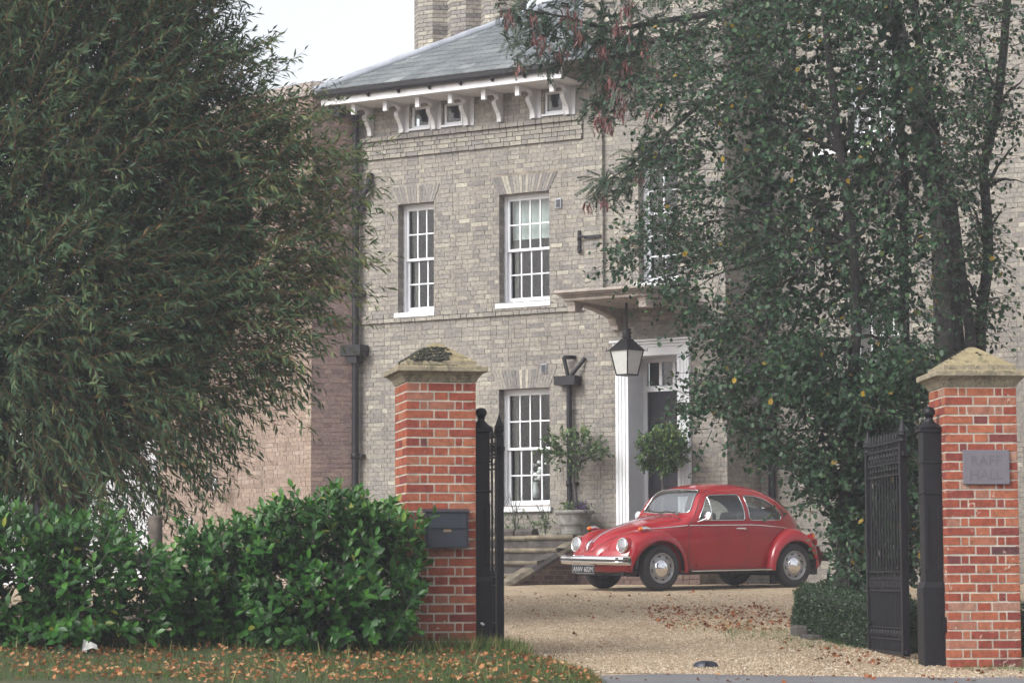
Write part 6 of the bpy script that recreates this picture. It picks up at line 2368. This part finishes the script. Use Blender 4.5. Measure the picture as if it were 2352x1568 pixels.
# white border flower behind the laurels, and shrubs at the wing's foot
bf = thing('white_border_flower', 'white flower head rising above the hedge before the rose brick wing', 'plant', at(430, 1230, 34), 0)
q = MB()
for k in range(26):
    q.ball((R.gauss(0, .045), R.gauss(0, .03), R.uniform(.12, .26) - (.16 if k > 17 else 0)), R.uniform(.012, .022), 6, .8)
stuff(q.build('blossom', M['flower_w'], bf))
q = MB()
for k in range(5):
    q.tube([(R.uniform(-.1, .2), 0, -.9), (R.uniform(-.05, .15), 0, -.3), (R.gauss(0, .03), 0, .12)], .008, 5)
q.build('stem', M['twig_g'], bf)
gsb = thing('border_shrub', 'small dark shrub before the white weatherboard outbuilding', 'shrub', at(268, 1240, 42), 0)
m_ = 900
p_ = rng.normal(0, 1, (m_, 3)) * np.array([.22, .15, .22]) + np.array([0, 0, .1])
stuff(link('foliage', leaf_mesh('foliage', OVAL, p_, rng.normal(0, 1, (m_, 3)), rng.normal(0, 1, (m_, 3)), rng.uniform(.05, .09, m_), rng.uniform(0, .6, m_)), M['broad'], gsb))

# ---- grass of the verge
m_ = 45000
y = rng.uniform(17.6, 22.4, m_)
x = verge_right(y) - 7.5 * rng.random(m_) ** 1.35
keep = rng.random(m_) < .35 + .65 * (np.sin(x * 3.3) * np.sin(y * 4.1 + x) * .5 + .5)
x, y = x[keep], y[keep]
m_ = len(x)
z = verge_h(x, y)
tall = ((y > 20.9) & (y < 22)) | (rng.random(m_) < .02)
hgt = np.where(tall, rng.uniform(.06, .17, m_), rng.uniform(.03, .075, m_))
BL = (np.array([(0, -.035, 0), (0, .035, 0), (.6, .02, .08), (.6, -.02, .08), (1, 0, .25)]), np.array([(0, 1, 2), (0, 2, 3), (3, 2, 4)]))
vg = stuff(link('grass', leaf_mesh('grass', BL, np.stack([x, y, z], 1), np.stack([rng.normal(0, .35, m_), rng.normal(0, .35, m_), np.full(m_, 1.0)], 1), rng.normal(0, 1, (m_, 3)), hgt, np.clip(rng.beta(2, 2.5, m_) + .3 * (hgt > .12), 0, 1)), M['grass']))
# sparse weeds between hedge and drive, at the pier feet and on the leaf strewn patch
wx_, wy_ = [], []
for (xa, xb, ya, yb, c_) in ((2.0, 3.0, 24.2, 26.0, 900), (2.4, 3.2, 23.0, 24.2, 420), (3.55, 4.5, 20.75, 21.1, 420), (-.28, .12, 21.3, 21.9, 500), (1.6, 2.7, 25.5, 27.5, 400), (3.2, 3.6, 21.2, 21.5, 120)):
    wx_.append(rng.uniform(xa, xb, c_))
    wy_.append(rng.uniform(ya, yb, c_))
x, y = np.concatenate(wx_), np.concatenate(wy_)
m_ = len(x)
hgt = rng.uniform(.02, .065, m_)
hgt = np.where((x < .15) & (rng.random(m_) < .3), rng.uniform(.08, .2, m_), hgt)
stuff(link('weeds', leaf_mesh('weeds', BL, np.stack([x, y, ground(x, y)], 1), np.stack([rng.normal(0, .4, m_), rng.normal(0, .4, m_), np.full(m_, 1.0)], 1), rng.normal(0, 1, (m_, 3)), hgt, np.clip(rng.beta(2, 2, m_), 0, 1)), M['grass']))

# ---- pebbles of the drive
m_ = 34000
y = 20.0 + 15 * rng.random(m_) ** 1.8
x = rng.uniform(-.4, 3.9, m_) * (.75 + .25 * y / 20) - .0
k_ = (x > verge_right(np.minimum(y, 22.5)) - .05) & (y > kerb_edge(x) - .12 - .5 * rng.random(m_) ** 5)
x, y = x[k_], y[k_]
m_ = len(x)
OCT = (np.array([(1, 0, 0), (0, 1, 0), (-1, 0, 0), (0, -1, 0), (0, 0, .8), (0, 0, -.6)]) * .5, np.array([(0, 1, 4), (1, 2, 4), (2, 3, 4), (3, 0, 4), (1, 0, 5), (0, 3, 5)]))
M['pebble'] = brick_mat('pebble', [(0, (.22, .165, .115)), (.4, (.36, .275, .19)), (.75, (.46, .37, .27)), (1, (.60, .54, .46))], stain=.3)
stuff(link('gravel', leaf_mesh('gravel', OCT, np.stack([x, y, ground(x, y) + .006], 1), rng.normal(0, 1, (m_, 3)) * np.array([1, 1, .3]), rng.normal(0, .3, (m_, 3)) + np.array([0, 0, 1]), rng.uniform(.009, .020, m_), rng.random(m_), False), M['pebble']))

# ---- fallen leaves: on the verge, drifting over the drive, round the hedge
fx, fy = [], []
y = rng.uniform(17.7, 21.0, 5200)
x = verge_right(y) - .02 - 7.2 * rng.random(5200) ** 1.2
fx.append(x)
fy.append(y)
for xa, xb, ya, yb, c_ in ((1.5, 3.05, 25.8, 31.5, 1100), (.2, 2.7, 27.5, 31, 110), (-.1, 3.2, 31, 37, 90), (2.6, 3.5, 21.2, 23.4, 150), (.5, 3.6, 20.0, 25, 90), (.3, 3.9, 19.0, 20.2, 70), (3.4, 4.5, 20.4, 20.9, 60), (3.0, 4.6, 38, 39.6, 60)):
    fx.append(rng.uniform(xa, xb, c_))
    fy.append(rng.uniform(ya, yb, c_))
x, y = np.concatenate(fx), np.concatenate(fy)
kp = rng.random(len(x)) < np.clip(.62 + .45 * np.sin(x * 4.3 + 1.5 * np.sin(y * 3)) * np.sin(y * 5.1 + x * 2), .12, 1)
x, y = x[kp], y[kp]
onv = (x < verge_right(np.minimum(y, 22.5))) & (y < 22.5)
z = np.where(onv, verge_h(x, y) + rng.uniform(.012, .04, len(x)), ground(x, y) + .012)
Pp = np.stack([x, y, z], 1)
m_ = len(x)
ld = np.stack([rng.normal(0, 1, m_), rng.normal(0, 1, m_), rng.normal(0, .25, m_)], 1)
ln = rng.normal(0, .45, (m_, 3)) + np.array([0, 0, 1])
ls = np.where(onv, rng.uniform(.022, .055, m_), rng.uniform(.022, .055, m_))
ti = np.where(onv, np.clip(rng.beta(2.4, 1.7, m_), 0, 1), np.clip(rng.beta(1.3, 3.4, m_), 0, 1))
dep = y
sc = ls / dep
inf = np.abs(1176 + 6000 * x / y - 1176) < 1170
inf &= (784 - (-(551)) * 0 + 0 * y) > 0
yy_ = 1335 + 6000 * (.65 - z) / y
inf &= yy_ < 1566
od = np.argsort(-sc * inf)[:300]
msk = np.ones(m_, bool)
msk[od] = False
stuff(link('leaf_litter', leaf_mesh('leaf_litter', CRISP, Pp[msk], ld[msk], ln[msk], ls[msk], ti[msk]), M['fallen']))
X_, Y2_, Z_ = leaf_frames(Pp[od], ld[od], ln[od], ls[od])
lme = np_mesh('fallen_leaf', CRISP[0], CRISP[1], None, True)
lme.materials.append(M['fallen_o'])
for j, i in enumerate(od):
    o = bpy.data.objects.new('fallen_leaf', lme)
    COL.objects.link(o)
    mm_ = Matrix((X_[j], Y2_[j], Z_[j])).transposed().to_4x4() @ Matrix.Scale(float(ls[i]), 4)
    mm_.translation = Vector(Pp[i])
    o.matrix_world = mm_
    o.color = (float(ti[i]), 0, 0, 1)
    if onv[i]:
        tag(o, 'crisp orange brown leaf lying on the grass verge', 'fallen leaf', 'fallen leaves on the verge')
    else:
        tag(o, 'dry fallen leaf lying on the gravel or road at the gates', 'fallen leaf', 'fallen leaves at the gates')
# white scraps at the hedge foot, white weed flowers by the gate post
for k, (xx, yy, lab) in enumerate(((193, 1512, 'upright white scrap at the foot of the broad laurel'), (208, 1500, 'crumpled white scrap beside the upright scrap under the laurel'))):
    p_ = at(xx, yy, 20.55)
    zz_ = float(verge_h(p_[0], 20.55))
    b = MB()
    if k == 0:
        b.add([(-.02, 0, 0), (.02, .005, 0), (.028, .01, .09), (-.006, .0, .10), (0, .02, .05)], [(0, 1, 4), (1, 2, 4), (2, 3, 4), (3, 0, 4)])
    else:
        b.add([(-.05, 0, .05), (0, -.02, .085), (.05, 0, .06), (.055, .01, .02), (.02, -.01, .035), (-.03, .01, .02)], [(0, 1, 5), (1, 4, 5), (1, 2, 4), (2, 3, 4)])
    tag(b.build('paper_scrap', M['flower_w']), lab, 'litter').location = (p_[0], p_[1], zz_ + .01)
yw_ = thing('white_weed', 'spindly weed with white flower heads at the foot of the left gate post', 'weed', (at(1115, 1500, 21.6)[0], 21.6, .04))
q = MB()
for k, (dx_, hz_) in enumerate(((-.03, .27), (.05, .16), (.1, .1), (.0, .2), (.13, .15))):
    q.tube([(0, 0, 0), (dx_ * .6, 0, hz_ * .6), (dx_, 0, hz_)], .0028, 5)
q.build('stem', M['twig_g'], yw_)
q = MB()
for dx_, hz_ in ((-.03, .27), (-.02, .262), (.1, .1), (.105, .085)):
    q.ball((dx_, 0, hz_), .014, 8, .7)
q.build('blossom', M['flower_w'], yw_)

# ------------------------------------------------------------------ autumn haze round everything
hz = nodes('haze_air')
mm, t, p = hz
t.nodes.remove(p)
pv = N(t, 'ShaderNodeVolumePrincipled')
pv.inputs['Color'].default_value = (.92, .915, 1.0, 1)
pv.inputs['Density'].default_value = .0013
pv.inputs['Anisotropy'].default_value = .2
t.links.new(pv.outputs[0], t.nodes['Material Output'].inputs['Volume'])
b = MB().box(-230, 230, -32, 420, -3.5, 16)
o = stuff(b.build('haze', mm))
